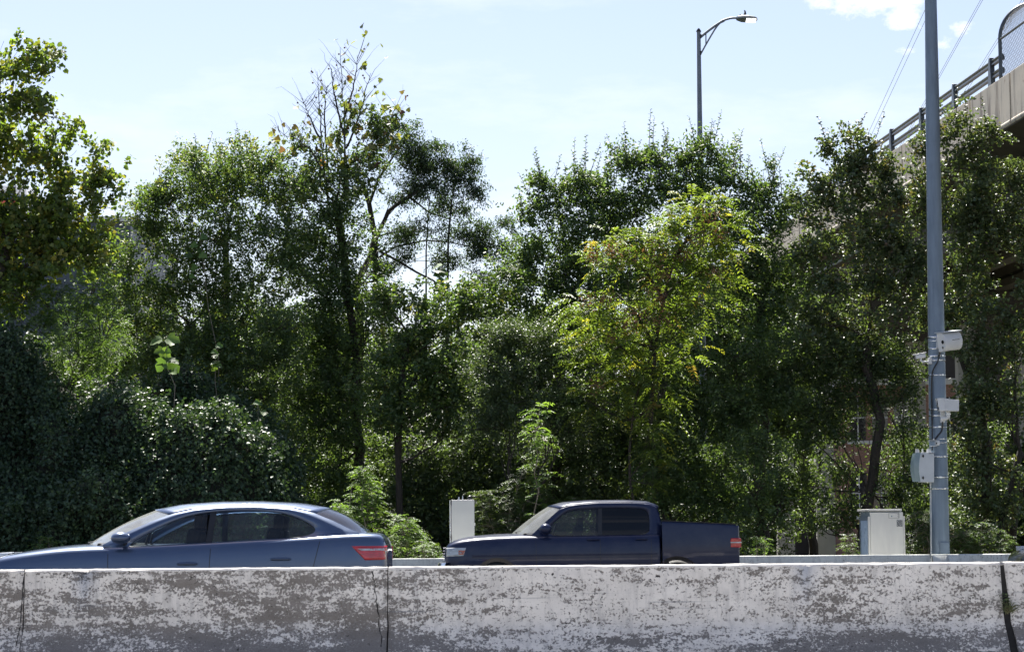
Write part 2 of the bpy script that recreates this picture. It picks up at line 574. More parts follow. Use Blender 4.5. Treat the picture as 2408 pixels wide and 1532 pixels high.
def wheel(root, x, y, r, wd, side):
    """tyre with a rim and hub cap as its sub-part"""
    prof = [(r * .62, -wd / 2), (r * .90, -wd / 2), (r * .985, -wd * .36), (r, -wd * .2), (r, wd * .2), (r * .985, wd * .36), (r * .90, wd / 2), (r * .62, wd / 2)]
    n = 32
    mb = MB()
    rows = [[Vector((x + p[0] * math.cos(2 * math.pi * k / n), y + p[1], r + p[0] * math.sin(2 * math.pi * k / n))) for p in prof] for k in range(n + 1)]
    mb.grid(rows)
    wh = mb.build('wheel', M['rubber'], root, smooth=True)
    rm = MB()
    ys = y + side * wd * .30
    for k in range(5):
        a = 2 * math.pi * k / 5 + .3
        c = Vector((x + math.cos(a) * r * .34, ys, r + math.sin(a) * r * .34))
        rm.box(c, (r * .62, .03, r * .16), M=Matrix.Rotation(-a, 3, 'Y'))
    rows = [[Vector((x + q * math.cos(2 * math.pi * k / n), y + side * wd * oy, r + q * math.sin(2 * math.pi * k / n))) for q, oy in ((r * .64, .42), (r * .60, .44), (r * .58, .1), (r * .56, -.2))] for k in range(n + 1)]
    rm.grid(rows)
    rm.tube([(x, ys - .04, r), (x, ys + .04, r)], r * .13, 12)
    rm.build('rim', M['rim'], wh)
    return wh


def loft(st, name):
    """st: (x, halfwidth, shoulder z, centre z, bottom z). Returns rows of points across the whole section."""
    rows = []
    for (x, w_, zs, zc, zb) in st:
        h = zs - zb
        half = [(w_ * .86, zb), (w_ * .965, zb + .05 * min(1, h / .6)), (w_ * .99, zb + h * .30), (w_, zb + h * .55), (w_ * .985, zb + h * .78), (w_ * .965, zb + h * .90), (w_ * .925, zs), (w_ * .80, zs + (zc - zs) * .45), (w_ * .45, zs + (zc - zs) * .85), (0, zc)]
        row = [(-a, z) for a, z in half] + [(a, z) for a, z in reversed(half[:-1])]
        rows.append([Vector((x, a, z)) for a, z in row])
    return rows


def cut_body(o, cutters):
    """boolean the wheel arches (and a load bed) out of the lofted body, then keep the evaluated mesh"""
    tmp = []
    for mb in cutters:
        c = mb.build('cutter', M['black'], origin=ORIGIN[o.name])
        c.parent = o.parent
        c.location = (0, 0, 0) if o.parent else c.location
        tmp.append(c)
        md = o.modifiers.new('cut', 'BOOLEAN'); md.operation = 'DIFFERENCE'; md.solver = 'EXACT'; md.object = c
    bpy.context.view_layer.update()
    dg = bpy.context.evaluated_depsgraph_get()
    me = bpy.data.meshes.new_from_object(o.evaluated_get(dg))
    o.modifiers.clear()
    o.data = me
    for c in tmp:
        bpy.data.objects.remove(c)
    me.polygons.foreach_set('use_smooth', [True] * len(me.polygons))
    try: me.set_sharp_from_angle(angle=R(50))
    except Exception: pass
    return o


def resample(pts, n, closed=False):
    P = np.array([tuple(p) for p in pts], float)
    if closed: P = np.vstack([P, P[:1]])
    d = np.r_[0, np.cumsum(np.linalg.norm(np.diff(P, axis=0), axis=1))]
    s = np.linspace(0, d[-1], n + (1 if closed else 0))
    out = np.stack([np.interp(s, d, P[:, k]) for k in range(P.shape[1])], 1)
    return out[:-1] if closed else out


def smooth_poly(pts, it=2):
    """Chaikin corner cutting on a closed outline"""
    for _ in range(it):
        q = []
        for i in range(len(pts)):
            a, b = pts[i], pts[(i + 1) % len(pts)]
            q.append((a[0] * .75 + b[0] * .25, a[1] * .75 + b[1] * .25))
            q.append((a[0] * .25 + b[0] * .75, a[1] * .25 + b[1] * .75))
        pts = q
    return pts


def make_car(name, label, cat, Ynear, W, d, paint, shift=0.0, group=None):
    """d: profile data in the picture's pixels at the car's near side plane (so x and z are read off the photograph)."""
    yc = Ynear + W                       # centre line
    def q(px, py):
        p = at(px, py, Ynear); return (p.x + shift, p.z)
    def qx(px): return q(px, 1290)[0]
    root = empty(name, (qx(d['mid']), yc, 0), label, cat, group)
    st = [(qx(px), w_, zs, zc, zb) for px, w_, zs, zc, zb in d['loft']]
    rows = [[Vector((p.x, yc + p.y, p.z)) for p in r] for r in loft(st, name)]
    mb = MB(); mb.grid(rows)
    m = len(rows[0])
    mb.f.append(tuple(range(m))); mb.f.append(tuple((len(rows) - 1) * m + j for j in range(m - 1, -1, -1)))
    # close the floor
    k = len(rows)
    for i in range(k - 1):
        mb.f.append((i * m, (i + 1) * m, (i + 1) * m + m - 1, i * m + m - 1))
    body = mb.build('body', paint, root, smooth=True, subsurf=2)
    cut = []
    for ax in d['axles']:
        for s in (-1, 1):
            c = MB(); c.tube([(qx(ax), yc + s * (W - .32), d['wr'] + .01), (qx(ax), yc + s * (W + .3), d['wr'] + .01)], d['wr'] + .06, 28); cut.append(c)
    cut_body(body, cut)
    bpy.context.view_layer.update()
    bvh_v = [body.matrix_world @ v.co for v in body.data.vertices] if False else [Vector(v.co) + ORIGIN[body.name] for v in body.data.vertices]
    bvh = BVHTree.FromPolygons(bvh_v, [tuple(p.vertices) for p in body.data.polygons])

    def hit(x, z):
        h = bvh.ray_cast(Vector((x, yc - 4, z)), Vector((0, 1, 0)))
        return h[0].y if h[0] is not None else None

    for ax in d['axles']:
        for s in (-1, 1):
            wheel(root, qx(ax), yc + s * (W - .14), d['wr'], .21, s)

    # ---------------- cabin
    outer = [q(*p) for p in d['side']]
    dlo = smooth_poly([q(*p) for p in d['dlo']], 2)
    wb, wt = d['wb'], d['wt']
    zbelt = d['zbelt']; zrail = max(z for x, z in outer)
    def hw(z, x=None):
        t = min(max((z - zbelt) / (zrail - zbelt), -.3), 1.05)
        return wb + (wt - wb) * (t * .78 + .22 * t * abs(t))
    n = 96
    # ring from the daylight opening to the outer outline, matched by angle about the opening's centre
    c0 = np.mean(np.array(dlo), 0)
    def by_angle(poly):
        P = resample(poly, 900, True) - c0
        sc = np.array([1.0, 2.6])
        a = np.arctan2(P[:, 1] * sc[1], P[:, 0])
        o = np.argsort(a); a = a[o]; P = P[o]
        t = np.linspace(-math.pi, math.pi, n, endpoint=False)
        i = np.clip(np.searchsorted(a, t), 0, len(a) - 1)
        return P[i] + c0
    A, B = by_angle(dlo), by_angle(outer)
    frame = MB()
    for s in (-1, 1):
        rr = []
        for i in list(range(n)) + [0]:
            a, b = A[i], B[i]
            mid = (a + b) / 2
            rr.append([Vector((p[0], yc + s * hw(p[1]), p[1])) for p in (a, mid, b)])
        frame.grid(rr)
    # roof between the side rails
    rail = [(x, z) for x, z in (q(*p) for p in d['rail'])]
    rail.sort()
    rx = np.array([p[0] for p in rail]); rz = np.array([p[1] for p in rail])
    xf, xr = rx[0], rx[-1]
    cr, bf, br = d['crown'], d['bow_front'], d['bow_rear']
    rows = []
    V = np.linspace(-1, 1, 17)
    for u in np.linspace(0, 1, 22):
        row = []
        for v in V:
            x0 = xf - bf * (1 - v * v); x1 = xr + br * (1 - v * v)
            x = x0 + (x1 - x0) * u
            xs_ = xf + (xr - xf) * u
            zr_ = float(np.interp(xs_, rx, rz))
            z = zr_ + cr * (1 - abs(v) ** 2.4)
            row.append(Vector((x, yc + v * hw(zr_), z)))
        rows.append(row)
    frame.grid(rows)
    cab = frame.build('cabin', paint, root, smooth=True, solid=.025)
    roof_front, roof_rear = rows[0], rows[-1]

    def screen(nm, edge, base_px, bow, base_w, zc, mat_, sag):
        bxp, bz = q(*base_px)
        rr = []
        sgn = -1 if nm == 'windscreen' else 1
        for t in np.linspace(0, 1, 9):
            row = []
            for i, v in enumerate(V):
                base = Vector((bxp + sgn * bow * (1 - v * v), yc + v * base_w, bz + zc * (1 - v * v)))
                p = edge[i].lerp(base, t)
                p += Vector((sgn * sag * .5, 0, sag)) * (4 * t * (1 - t)) * (1 - v ** 4)
                row.append(p)
            rr.append(row)
        g = MB(); g.grid(rr)
        return g.build(nm, mat_, root, smooth=True)
    screen('windscreen', roof_front, d['ws_base'], d['ws_bow'], d['ws_w'], d['ws_zc'], M['windscreen'], d.get('sag', .03))
    if d.get('rw_base'):
        screen('rear_window', roof_rear, d['rw_base'], d['rw_bow'], d['rw_w'], d['rw_zc'], d['rear_glass'], d.get('sag', .03))
    # side glass, split at the pillar
    bpx = qx(d['bpillar'])
    for s in (-1, 1):
        for part, keep, gm in (('front_window', lambda x: min(x, bpx - .03), d['glass_front']), ('rear_door_window', lambda x: max(x, bpx + .03), d['glass_rear'])):
            P = resample(dlo, 160, True)
            top = {}; xs = np.linspace(P[:, 0].min() + .004, P[:, 0].max() - .004, 46)
            xs = [x for x in xs if abs(keep(x) - x) < 1e-9]
            xs = sorted(xs + [bpx - .03 if part == 'front_window' else bpx + .03])
            rr = []
            for x in xs:
                zz = []
                for i in range(len(P)):
                    a, b = P[i], P[(i + 1) % len(P)]
                    if (a[0] - x) * (b[0] - x) <= 0 and abs(a[0] - b[0]) > 1e-9:
                        zz.append(a[1] + (b[1] - a[1]) * (x - a[0]) / (b[0] - a[0]))
                if len(zz) < 2: continue
                z0, z1 = min(zz), max(zz)
                rr.append([Vector((x, yc + s * (hw(z) - .012), z)) for z in np.linspace(z0 - .006, z1 + .006, 7)])
            g = MB(); g.grid(rr)
            g.build('side_window', gm, root, smooth=True)
        # black pillar and seals
        g = MB()
        zz0, zz1 = min(p[1] for p in dlo) + .01, max(p[1] for p in dlo)
        lean = d.get('blean', .06)
        g.grid([[Vector((bpx + dx + lean * (z - zz0), yc + s * (hw(z) - .004), z)) for dx in (-.035, .035)] for z in np.linspace(zz0, zz1 - .004, 8)])
        g.build('window_pillar', M['black'], root, solid=.012)
        # window seal strip along the belt
        bl = [p for p in resample(dlo, 200, True)]
        lo = sorted([tuple(p) for p in bl if p[1] < zz0 + .09 + .0 and p[1] <= np.interp(p[0], [min(x for x, z in dlo), max(x for x, z in dlo)], [zz0 + .02, zz0 + .12])])
        if len(lo) > 4:
            g = MB()
            g.grid([[Vector((x, yc + s * (hw(z) + .012), z - .022)), Vector((x, yc + s * (hw(z) + .012), z + .006))] for x, z in lo])
            g.build('belt_trim', M[d.get('trim', 'chrome')], root, solid=.006)
    # ---------------- lamps, handles, trim, projected on the body's flank
    def patch(nm, quad, mat_, off=.006, nx=14, nz=6, rnd=0.0, mirror=True, solid=.006):
        a, b, c, e = [Vector((*q(*p), 0)) for p in quad]     # TL TR BR BL
        out = []
        g = MB()
        rr = []
        for i in range(nx + 1):
            u = i / nx
            row = []
            for j in range(nz + 1):
                v = j / nz
                p = (a.lerp(b, u)).lerp(e.lerp(c, u), v)
                y = hit(p.x, p.y)
                if y is None: y = rr[-1][j].y + .03 if rr else yc
                row.append(Vector((p.x, y - off, p.y)))
            rr.append(row)
        for s in ((1, -1) if mirror else (1,)):
            g = MB(); g.grid([[Vector((p.x, yc + (p.y - yc) * s, p.z)) for p in r] for r in rr])
            out.append(g.build(nm, mat_, root, smooth=True, solid=solid))
        return out
    for nm, quad, mk in d['patches']:
        patch(nm, quad, M[mk])
    for hx_, hy_ in d['handles']:
        x, z = q(hx_, hy_)
        y = hit(x, z)
        for s in (1, -1):
            yy = yc + (y - yc) * s
            g = MB()
            pts = [(x - .11, yy, z), (x - .085, yy - s * .032, z + .004), (x, yy - s * .04, z + .006), (x + .085, yy - s * .032, z + .004), (x + .11, yy, z)]
            g.tube(pts, [.013, .016, .017, .016, .013], 8)
            g.build('door_handle', M[d.get('handle_mat', 'chrome')] if d.get('handle_mat') else paint, root, smooth=True)
    # door shut lines
    for px_, z0, z1, ln in d['shuts']:
        x = qx(px_)
        g = MB(); rr = []
        for z in np.linspace(z0, z1, 12):
            xx = x + ln * (z - z0)
            y = hit(xx, z)
            if y is None: continue
            rr.append([Vector((xx - .004, y - .0025, z)), Vector((xx + .004, y - .0025, z))])
        if len(rr) > 2:
            g.grid(rr)
            g.build('door_gap', M['black'], root)
            g = MB(); g.grid([[Vector((p.x, 2 * yc - p.y, p.z)) for p in r] for r in rr])
            g.build('door_gap', M['black'], root)
    # mirrors
    mx, mz = q(*d['mirror'])
    ms = d.get('mirror_size', (.11, .10, .075))
    for s in (-1, 1):
        g = MB()
        yy = yc + s * (W + .02)
        g.sphere((mx, yy, mz), ms, 16, 10)
        mr = g.build('wing_mirror', paint if not d.get('mirror_mat') else M[d['mirror_mat']], root, smooth=True)
        g = MB(); g.tube([(mx + .03, yc + s * (wb + .0), mz - .06), (mx + .02, yy - s * .05, mz - .03)], [.03, .022], 8)
        g.build('mirror_arm', M['black'], mr, smooth=True)
        g = MB()
        g.grid([[Vector((mx + ms[0] * .72, yy + yo * ms[1] * .62, mz + zo * ms[2] * .62)) for yo in (-1, 0, 1)] for zo in (-1, 0, 1)])
        g.build('mirror_glass', M['chrome'], mr)
    # seats and dash seen through the glass
    for sx, z1, w_ in d['seats']:
        x = qx(sx)
        for s in ((-1, 1)):
            g = MB()
            y0 = yc + s * wb * .48
            g.box((x + .08, y0, zbelt - .12), (.16, .48, .62), M=Matrix.Rotation(.22, 3, 'Y'))
            g.box((x + .17, y0, z1), (.10, .26, .19), M=Matrix.Rotation(.12, 3, 'Y'))
            g.build('seat', M['interior'], root, bevel=.04)
    g = MB()
    dx_, dz_ = q(*d['dash'])
    g.box((dx_, yc, dz_), (.42, wb * 1.7, .10))
    g.build('dashboard', M['interior'], root, bevel=.03)
    x = dx_ + .34
    ring = [(x + .10 * math.sin(a) * .5, yc - .38 + .18 * math.cos(a), dz_ + .03 + .17 * math.sin(a)) for a in np.linspace(0, 2 * math.pi, 25)]
    g = MB(); g.tube(ring, .014, 8, cap=False); g.build('steering_wheel', M['black'], root, smooth=True)
    # wipers
    for yo in (-.45, .25):
        wx, wz = q(*d['ws_base'])
        g = MB(); g.tube([(wx - d['ws_bow'] * .8, yc + yo, wz + d['ws_zc'] + .02), (wx - d['ws_bow'] * .55, yc + yo + .5, wz + d['ws_zc'] + .055)], .008, 6)
        g.build('wiper', M['black'], root)
    return root, q, hit, yc, bvh


sedan = dict(
    mid=420, wr=.335, axles=(110, 697), wb=.80, wt=.585, zbelt=1.03,
    loft=[(-77, .50, .56, .58, .38), (-74, .64, .70, .73, .26), (-60, .76, .81, .86, .2), (-25, .85, .875, .925, .18), (40, .895, .925, .985, .18), (105, .91, .965, 1.03, .18),
          (160, .92, .99, 1.055, .18), (215, .92, 1.0, 1.065, .18), (300, .92, 1.012, 1.05, .18), (500, .925, 1.055, 1.08, .18), (690, .925, 1.10, 1.12, .18), (770, .915, 1.122, 1.15, .18),
          (830, .90, 1.135, 1.168, .2), (872, .87, 1.13, 1.168, .24), (896, .82, 1.115, 1.155, .28), (905, .77, 1.05, 1.08, .34), (910, .66, .86, .88, .4)],
    side=[(232, 1284), (290, 1252), (350, 1225), (400, 1207), (450, 1196), (520, 1190), (600, 1189), (680, 1194), (730, 1204), (780, 1224), (825, 1246), (850, 1256), (850, 1266), (700, 1272), (500, 1284), (330, 1292), (245, 1294)],
    dlo=[(290, 1284), (340, 1254), (400, 1224), (450, 1207), (520, 1199), (600, 1198), (655, 1203), (700, 1217), (742, 1240), (735, 1256), (690, 1265), (500, 1277), (330, 1286)],
    rail=[(395, 1209), (450, 1196), (520, 1190), (600, 1189), (680, 1194), (735, 1206)],
    crown=.062, bow_front=.27, bow_rear=.16,
    ws_base=(240, 1281), ws_bow=.30, ws_w=.78, ws_zc=.01, rw_base=(838, 1254), rw_bow=.13, rw_w=.70, rw_zc=.02, rear_glass=None, sag=.025,
    bpillar=487, blean=.10, glass_front=None, glass_rear=None,
    patches=[('taillight', [(826, 1283), (908, 1282), (908, 1315), (858, 1316)], 'redlamp'), ('reflector_strip', [(840, 1289), (906, 1288), (906, 1293), (850, 1294)], 'clearlamp'),
             ('headlight', [(-62, 1300), (10, 1297), (-4, 1312), (-60, 1318)], 'clearlamp')],
    handles=[(440, 1325), (660, 1314)],
    shuts=[(255, .3, .99, -.02), (487, .3, 1.05, .05), (725, .55, 1.1, .25)],
    mirror=(284, 1264), mirror_size=(.115, .10, .07), seats=[(420, 1.30, 1), (610, 1.28, 1)], dash=(262, 1285))
sedan['rear_glass'] = M['carglass']; sedan['glass_front'] = M['carglass']; sedan['glass_rear'] = M['carglass']
car, cq, chit, cyc, cbvh = make_car('sedan', 'steel blue sedan with a red tail lamp, passing close behind the barrier at left', 'car', 6000 / 205, .925, sedan, M['steelblue'])

# ---------------- pickup truck
pickup = dict(
    mid=1390, wr=.375, axles=(1168, 1592), wb=.80, wt=.64, zbelt=1.20,
    loft=[(1043, .62, .86, .88, .5), (1046, .78, 1.0, 1.03, .42), (1056, .88, 1.07, 1.12, .36), (1085, .92, 1.13, 1.20, .34), (1130, .935, 1.16, 1.24, .34), (1185, .945, 1.18, 1.265, .34),
          (1230, .95, 1.19, 1.26, .34), (1300, .95, 1.195, 1.22, .34), (1420, .95, 1.205, 1.22, .34), (1530, .95, 1.215, 1.23, .34), (1552, .95, 1.22, 1.23, .34), (1556, .93, 1.20, 1.21, .36)],
    side=[(1248, 1259), (1285, 1224), (1318, 1195), (1345, 1186), (1400, 1181), (1480, 1180), (1528, 1183), (1546, 1190), (1552, 1206), (1556, 1230), (1557, 1264), (1400, 1266), (1255, 1267)],
    dlo=[(1276, 1258), (1300, 1230), (1328, 1204), (1350, 1196), (1420, 1193), (1508, 1193), (1526, 1200), (1530, 1230), (1526, 1258), (1400, 1259)],
    rail=[(1318, 1195), (1345, 1186), (1400, 1181), (1480, 1180), (1528, 1183), (1550, 1192)],
    crown=.05, bow_front=.22, bow_rear=.0,
    ws_base=(1250, 1257), ws_bow=.36, ws_w=.80, ws_zc=.03, rw_base=(1556, 1252), rw_bow=.0, rw_w=.79, rw_zc=0, rear_glass=M['tintglass'], sag=.02,
    bpillar=1412, blean=.02, glass_front=M['carglass'], glass_rear=M['tintglass'], trim='black',
    patches=[('headlight', [(1049, 1287), (1096, 1287), (1090, 1306), (1049, 1308)], 'clearlamp'), ('turn_signal', [(1078, 1293), (1094, 1293), (1090, 1303), (1078, 1303)], 'amber')],
    handles=[(1395, 1268), (1508, 1267)], shuts=[(1262, .5, 1.18, -.02), (1412, .5, 1.2, .0), (1532, .5, 1.2, 0)],
    mirror=(1283, 1243), mirror_size=(.11, .12, .10), seats=[(1345, 1.45, 1), (1445, 1.42, 1)], dash=(1258, 1258))
YP = 6000 / 130
truck, pq, phit, pyc, pbvh = make_car('pickup_truck', 'navy blue crew cab pickup truck driving left in the farther lane', 'pickup truck', YP, .95, pickup, M['navy'])
# load bed: side walls, floor, tailgate
def PX(px, py): 
    p = at(px, py, YP); return p.x, p.z
xb0, _ = PX(1557.5, 1290); xb1, _ = PX(1740, 1290)
rows = []
for k, u in enumerate((0, .02, .25, .5, .75, .93, .985, 1.0)):
    x = xb0 + (xb1 - xb0) * u
    zt = 1.455 - .075 * u - (.0 if u < .98 else .02)
    W2 = .955 - (.03 if u > .97 else 0) - (.05 if u > .99 else 0)
    prof = [(W2 * .9, .42), (W2 * .985, .5), (W2, .8), (W2, 1.05), (W2 * .985, 1.2), (W2 * .975, zt - .05), (W2 * .965, zt), (W2 * .90, zt + .004), (W2 * .885, zt - .02), (W2 * .885, .72)]
    rows.append([Vector((x, pyc - a, z)) for a, z in prof] + [Vector((x, pyc + a, z)) for a, z in reversed(prof)])
mb = MB(); mb.grid(rows)
m_ = len(rows[0])
mb.f.append(tuple(range(m_))); mb.f.append(tuple((len(rows) - 1) * m_ + j for j in range(m_ - 1, -1, -1)))
for i in range(len(rows) - 1):
    mb.f.append((i * m_, (i + 1) * m_, (i + 1) * m_ + m_ - 1, i * m_ + m_ - 1))
fw = MB(); fw.box((PX(1168, 1290)[0], pyc, .62), (.98, 1.22, .62)); fw.build('wheel_well', M['black'], truck, bevel=.05)
bed = mb.build('bed', M['navy'], truck, smooth=False, bevel=.015)
cc = []
for s in (-1, 1):
    c = MB(); xx = PX(1592, 1290)[0]
    c.tube([(xx, pyc + s * .62, .385), (xx, pyc + s * 1.3, .385)], .44, 28); cc.append(c)
cut_body(bed, cc)
mb = MB(); mb.box((xb1 - .03, pyc, 1.04), (.06, 1.50, .66))
tg = mb.build('tailgate', M['navy'], truck, bevel=.02)
mb = MB(); mb.box((xb0 + .02, pyc, 1.0), (.04, 1.66, .8)); mb.build('bed_bulkhead', M['navy'], truck, bevel=.01)
for s in (-1, 1):
    mb = MB()
    xa, za = PX(1716, 1264); xc, zc_ = PX(1742, 1286)
    mb.box(((xa + xc) / 2 + .012, pyc + s * .89, (za + zc_) / 2), (xc - xa, .15, za - zc_))
    tl = mb.build('taillight', M['redlamp'], truck, bevel=.02)
    mb = MB(); mb.box(((xa + xc) / 2 + .015, pyc + s * .895, (za + zc_) / 2 + .005), (xc - xa + .006, .15, .022)); mb.build('reverse_lamp', M['clearlamp'], tl)
mb = MB()
rows = []
for y in np.linspace(-.93, .93, 15):
    xo = -.10 - .06 * (1 - (y / .93) ** 2) + (.10 if abs(y) > .9 else 0)
    rows.append([Vector((PX(1046, 1290)[0] + xo + a, pyc + y, z)) for a, z in ((.2, .74), (.02, .735), (0, .70), (0, .56), (.03, .50), (.2, .5))])
mb.grid(rows); mb.build('front_bumper', M['chrome'], truck, smooth=True)
mb = MB()
for k in range(5):
    mb.box((PX(1044, 1290)[0] - .015 + .004 * k, pyc, .80 + .05 * k), (.05, 1.05, .022))
mb.build('grille', M['chrome'], truck, bevel=.005)
mb = MB(); mb.box((xb1 + .07, pyc, .58), (.16, 1.7, .17)); mb.build('rear_bumper', M['chrome'], truck, bevel=.03)
mb = MB(); mb.box((PX(1592, 1290)[0], pyc, .66), (1.0, 1.18, .60)); mb.build('wheel_well', M['black'], truck, bevel=.05)
# flank crease highlights: a moulding along the doors and a bed rail cap
for s in (-1, 1):
    mb = MB()
    rr = []
    for px_ in np.linspace(1110, 1545, 40):
        x, z = PX(px_, 1299 - (px_ - 1110) * .0135 - 0)
        y = phit(x, z - .06)
        if y is None: continue
        yy = pyc + (y - pyc) * (1 if s < 0 else -1)
        rr.append([Vector((x, yy + s * .012, z - .075)), Vector((x, yy + s * .014, z - .045))])
    mb.grid(rr)
    mb.build('door_moulding', M['navy'], truck, solid=.014)
for s in (-1, 1):
    mb = MB(); mb.grid([[Vector((xb0 + (xb1 - xb0) * u, pyc + s * a, 1.464 - .075 * u)) for a in (.83, .93)] for u in np.linspace(0, .97, 8)])
    mb.build('bed_rail_cap', M['black'], truck, solid=.012)

# ---------------- third car, nose just entering the frame at the right edge
third = dict(sedan)
sh = at(2394, 1290, 6000 / 128).x - at(-77, 1290, 6000 / 128).x
# the profile is read at the sedan's distance, so build it there and move the thing back
car3, *_ = make_car('sedan', 'dark graphite sedan whose nose enters at the right picture edge', 'car', 6000 / 205, .925, third, M['graphite'])
target = at(2403, 1290, 6000 / 128)
nose_x = at(-77, 1290, 6000 / 205).x
car3.location.x += target.x - nose_x
car3.location.y += 6000 / 128 - 6000 / 205
# ------------------------------------------------------------------ camera pole and what hangs on it
YPOLE = 52.0
S = YPOLE / F                      # metres per pixel at the pole
base = at(2210.5, 1300, YPOLE)
top = at(2188.6, 0, YPOLE)
def pole_c(py):
    t = (py - 1300) / (0 - 1300)
    return base.lerp(top, t)
def pole_r(py):
    return (22.6 + (14.2 - 22.6) * (1300 - py) / 1300) * S
gnd = pole_c(1392)
pole = empty('camera_pole', (gnd.x, YPOLE, 0), 'tall tapering grey steel pole with camera housings, rising out of the picture at right', 'pole')
mb = MB()
ys = [1415, 1300, 1000, 700, 332]
mb.tube([pole_c(y) for y in ys], [pole_r(y) for y in ys], 40)
mb.build('lower_shaft', M['galv'], pole, smooth=True)
mb = MB()
ys = [345, 329, 0, -140]
mb.tube([pole_c(y) for y in ys], [pole_r(y) + .006 for y in (345, 329)] + [pole_r(0), pole_r(-140)], 40)
us = mb.build('upper_shaft', M['galv'], pole, smooth=True)
mb = MB(); mb.tube([pole_c(1418), pole_c(1400)], [.34, .34], 24); mb.build('base_plate', M['galv'], pole)
mb = MB(); p = pole_c(1288); mb.box((p.x - .04 + .1, YPOLE - pole_r(1288) - .012, p.z), (.19, .05, .24)); mb.build('access_cover', M['galv'], pole, bevel=.008)
for y in (799, 808, 826, 843, 853, 887.5, 967, 981.6, 1008.4, 1036, 1044.5, 1076.7, 1124.6, 1151):
    c = pole_c(y); r = pole_r(y)
    mb = MB()
    n = 48
    h = .014 if y not in (1036, 1044.5, 808) else .008
    up = (top - base).normalized()
    mb.tube([c - up * h, c + up * h], r + .005, n)
    # a clamp block and the strap's loose tail
    bl = mb.build('strap_band', M['band'], pole, smooth=False)
    bl.data.polygons.foreach_set('use_smooth', [len(p.vertices) == 4 for p in bl.data.polygons])
    mb = MB(); a = R(-100 + (y * 37 % 50)); mb.box(c + Vector((math.cos(a) * (r + .01), math.sin(a) * (r + .01), 0)), (.05, .03, h * 2.6), rz=a + R(90)); mb.build('buckle', M['band'], bl, bevel=.003)

PF = YPOLE - .26                    # the plane in front of the pole where the devices sit
def pp(px, py, Y=PF): return at(px, py, Y)

# --- upper housing: D-section barrel with two lens windows in its left face
def barrel():
    c0, c1 = pp(2213, 804.5, PF - .18), pp(2253, 799.5, PF + .02)
    root = empty('speed_camera', c0.lerp(c1, .5), 'fat white rounded camera housing, highest on the grey pole', 'camera', 'camera units clamped to the grey pole')
    ax = (c1 - c0).normalized()
    up = Vector((0, 0, 1)); up = (up - ax * up.dot(ax)).normalized()
    fw = ax.cross(up); 
    if fw.y > 0: fw = -fw            # towards the viewer
    h = 22 * S
    out = []
    for k in range(17):
        a = -math.pi / 2 + math.pi * k / 16
        out.append((math.cos(a) * h * .8, math.sin(a) * h))
    out = [(-.12, -h)] + out + [(-.12, h)]
    prof = [c0 + fw * a + up * b for a, b in out]
    mb = MB(); mb.prism(prof, c0, c1)
    o = mb.build('housing', M['camwhite'], root, bevel=.012, smooth=False)
    o.data.polygons.foreach_set('use_smooth', [len(p.vertices) == 4 for p in o.data.polygons])
    # lid strip along the top
    mb = MB()
    a0 = c0 + up * (h + .006) + fw * .05 - ax * .02; a1 = c1 + up * (h + .006) + fw * .05 + ax * .01
    mb.prism([a0 + fw * .10 + up * .0, a0 + fw * .10 - up * .012, a0 - fw * .20 - up * .0, a0 - fw * .2 + up * .02], a0, a1)
    mb.build('lid', M['greybox'], root)
    for du, df, rr in ((.0, .07, 4.6), (-13, .055, 2.8)):
        c = c0 + up * du * S + fw * df
        mb = MB(); mb.tube([c + ax * .01, c - ax * .012], rr * S + .012, 20); mb.build('lens_ring', M['camwhite'], root, smooth=False)
        mb = MB(); mb.tube([c + ax * .01, c - ax * .016], rr * S, 20); mb.build('lens', M['darkglass'], root)
    # the sticker: a pale strip with a short dark line of print too small to read
    m = c0.lerp(c1, .60) + fw * (h * .8 + .003) + up * .02
    mb = MB(); mb.box(m, (.19, .004, .055), M=Matrix((ax, -fw, up)).transposed()); st_ = mb.build('sticker', M['camwhite'], root)
    mb = MB()
    for k, wd in enumerate((.035, .02, .03, .018, .028)):
        mb.box(m + fw * .004 + ax * (-.072 + .036 * k), (wd, .003, .014), M=Matrix((ax, -fw, up)).transposed())
    mb.build('print', M['black'], st_)
    mb = MB(); mb.box((c0.lerp(c1, .25) - fw * .16), (.16, .14, .22)); mb.build('bracket', M['greybox'], root, bevel=.01)
    return root
barrel()

# --- small bullet camera on an arm at the left
def bullet():
    ring = 'camera units clamped to the grey pole'
    b0 = pp(2186, 849, YPOLE - .05)
    root = empty('bullet_camera', b0, 'small white bullet camera on a short arm, sticking out left of the pole', 'camera', ring)
    a, b = pp(2149, 840), pp(2177, 835)
    ax = (b - a).normalized(); up = Vector((0, 0, 1)); up = (up - ax * up.dot(ax)).normalized(); fw = ax.cross(up)
    Mx = Matrix((ax, fw, up)).transposed()
    mb = MB(); mb.box(a.lerp(b, .55), ((b - a).length * .86, .10, .085), M=Mx); bd = mb.build('body', M['camwhite'], root, bevel=.02)
    mb = MB(); mb.box(a.lerp(b, .5) + up * .052, ((b - a).length * 1.12, .13, .016), M=Mx); mb.build('sun_hood', M['camwhite'], root, bevel=.006)
    mb = MB(); mb.box(a + ax * .005, (.02, .088, .075), M=Mx); mb.build('lens', M['darkglass'], root, bevel=.006)
    mb = MB(); mb.tube([pp(2165, 841), pp(2166, 848), pp(2170, 850), pp(2184, 850, YPOLE - .06)], [.026, .024, .022, .022], 10); mb.build('arm', M['camwhite'], root, smooth=True)
    mb = MB(); mb.box(b0 + Vector((0, -.02, 0)), (.075, .14, .125)); mb.build('bracket', M['camwhite'], root, bevel=.008)
bullet()

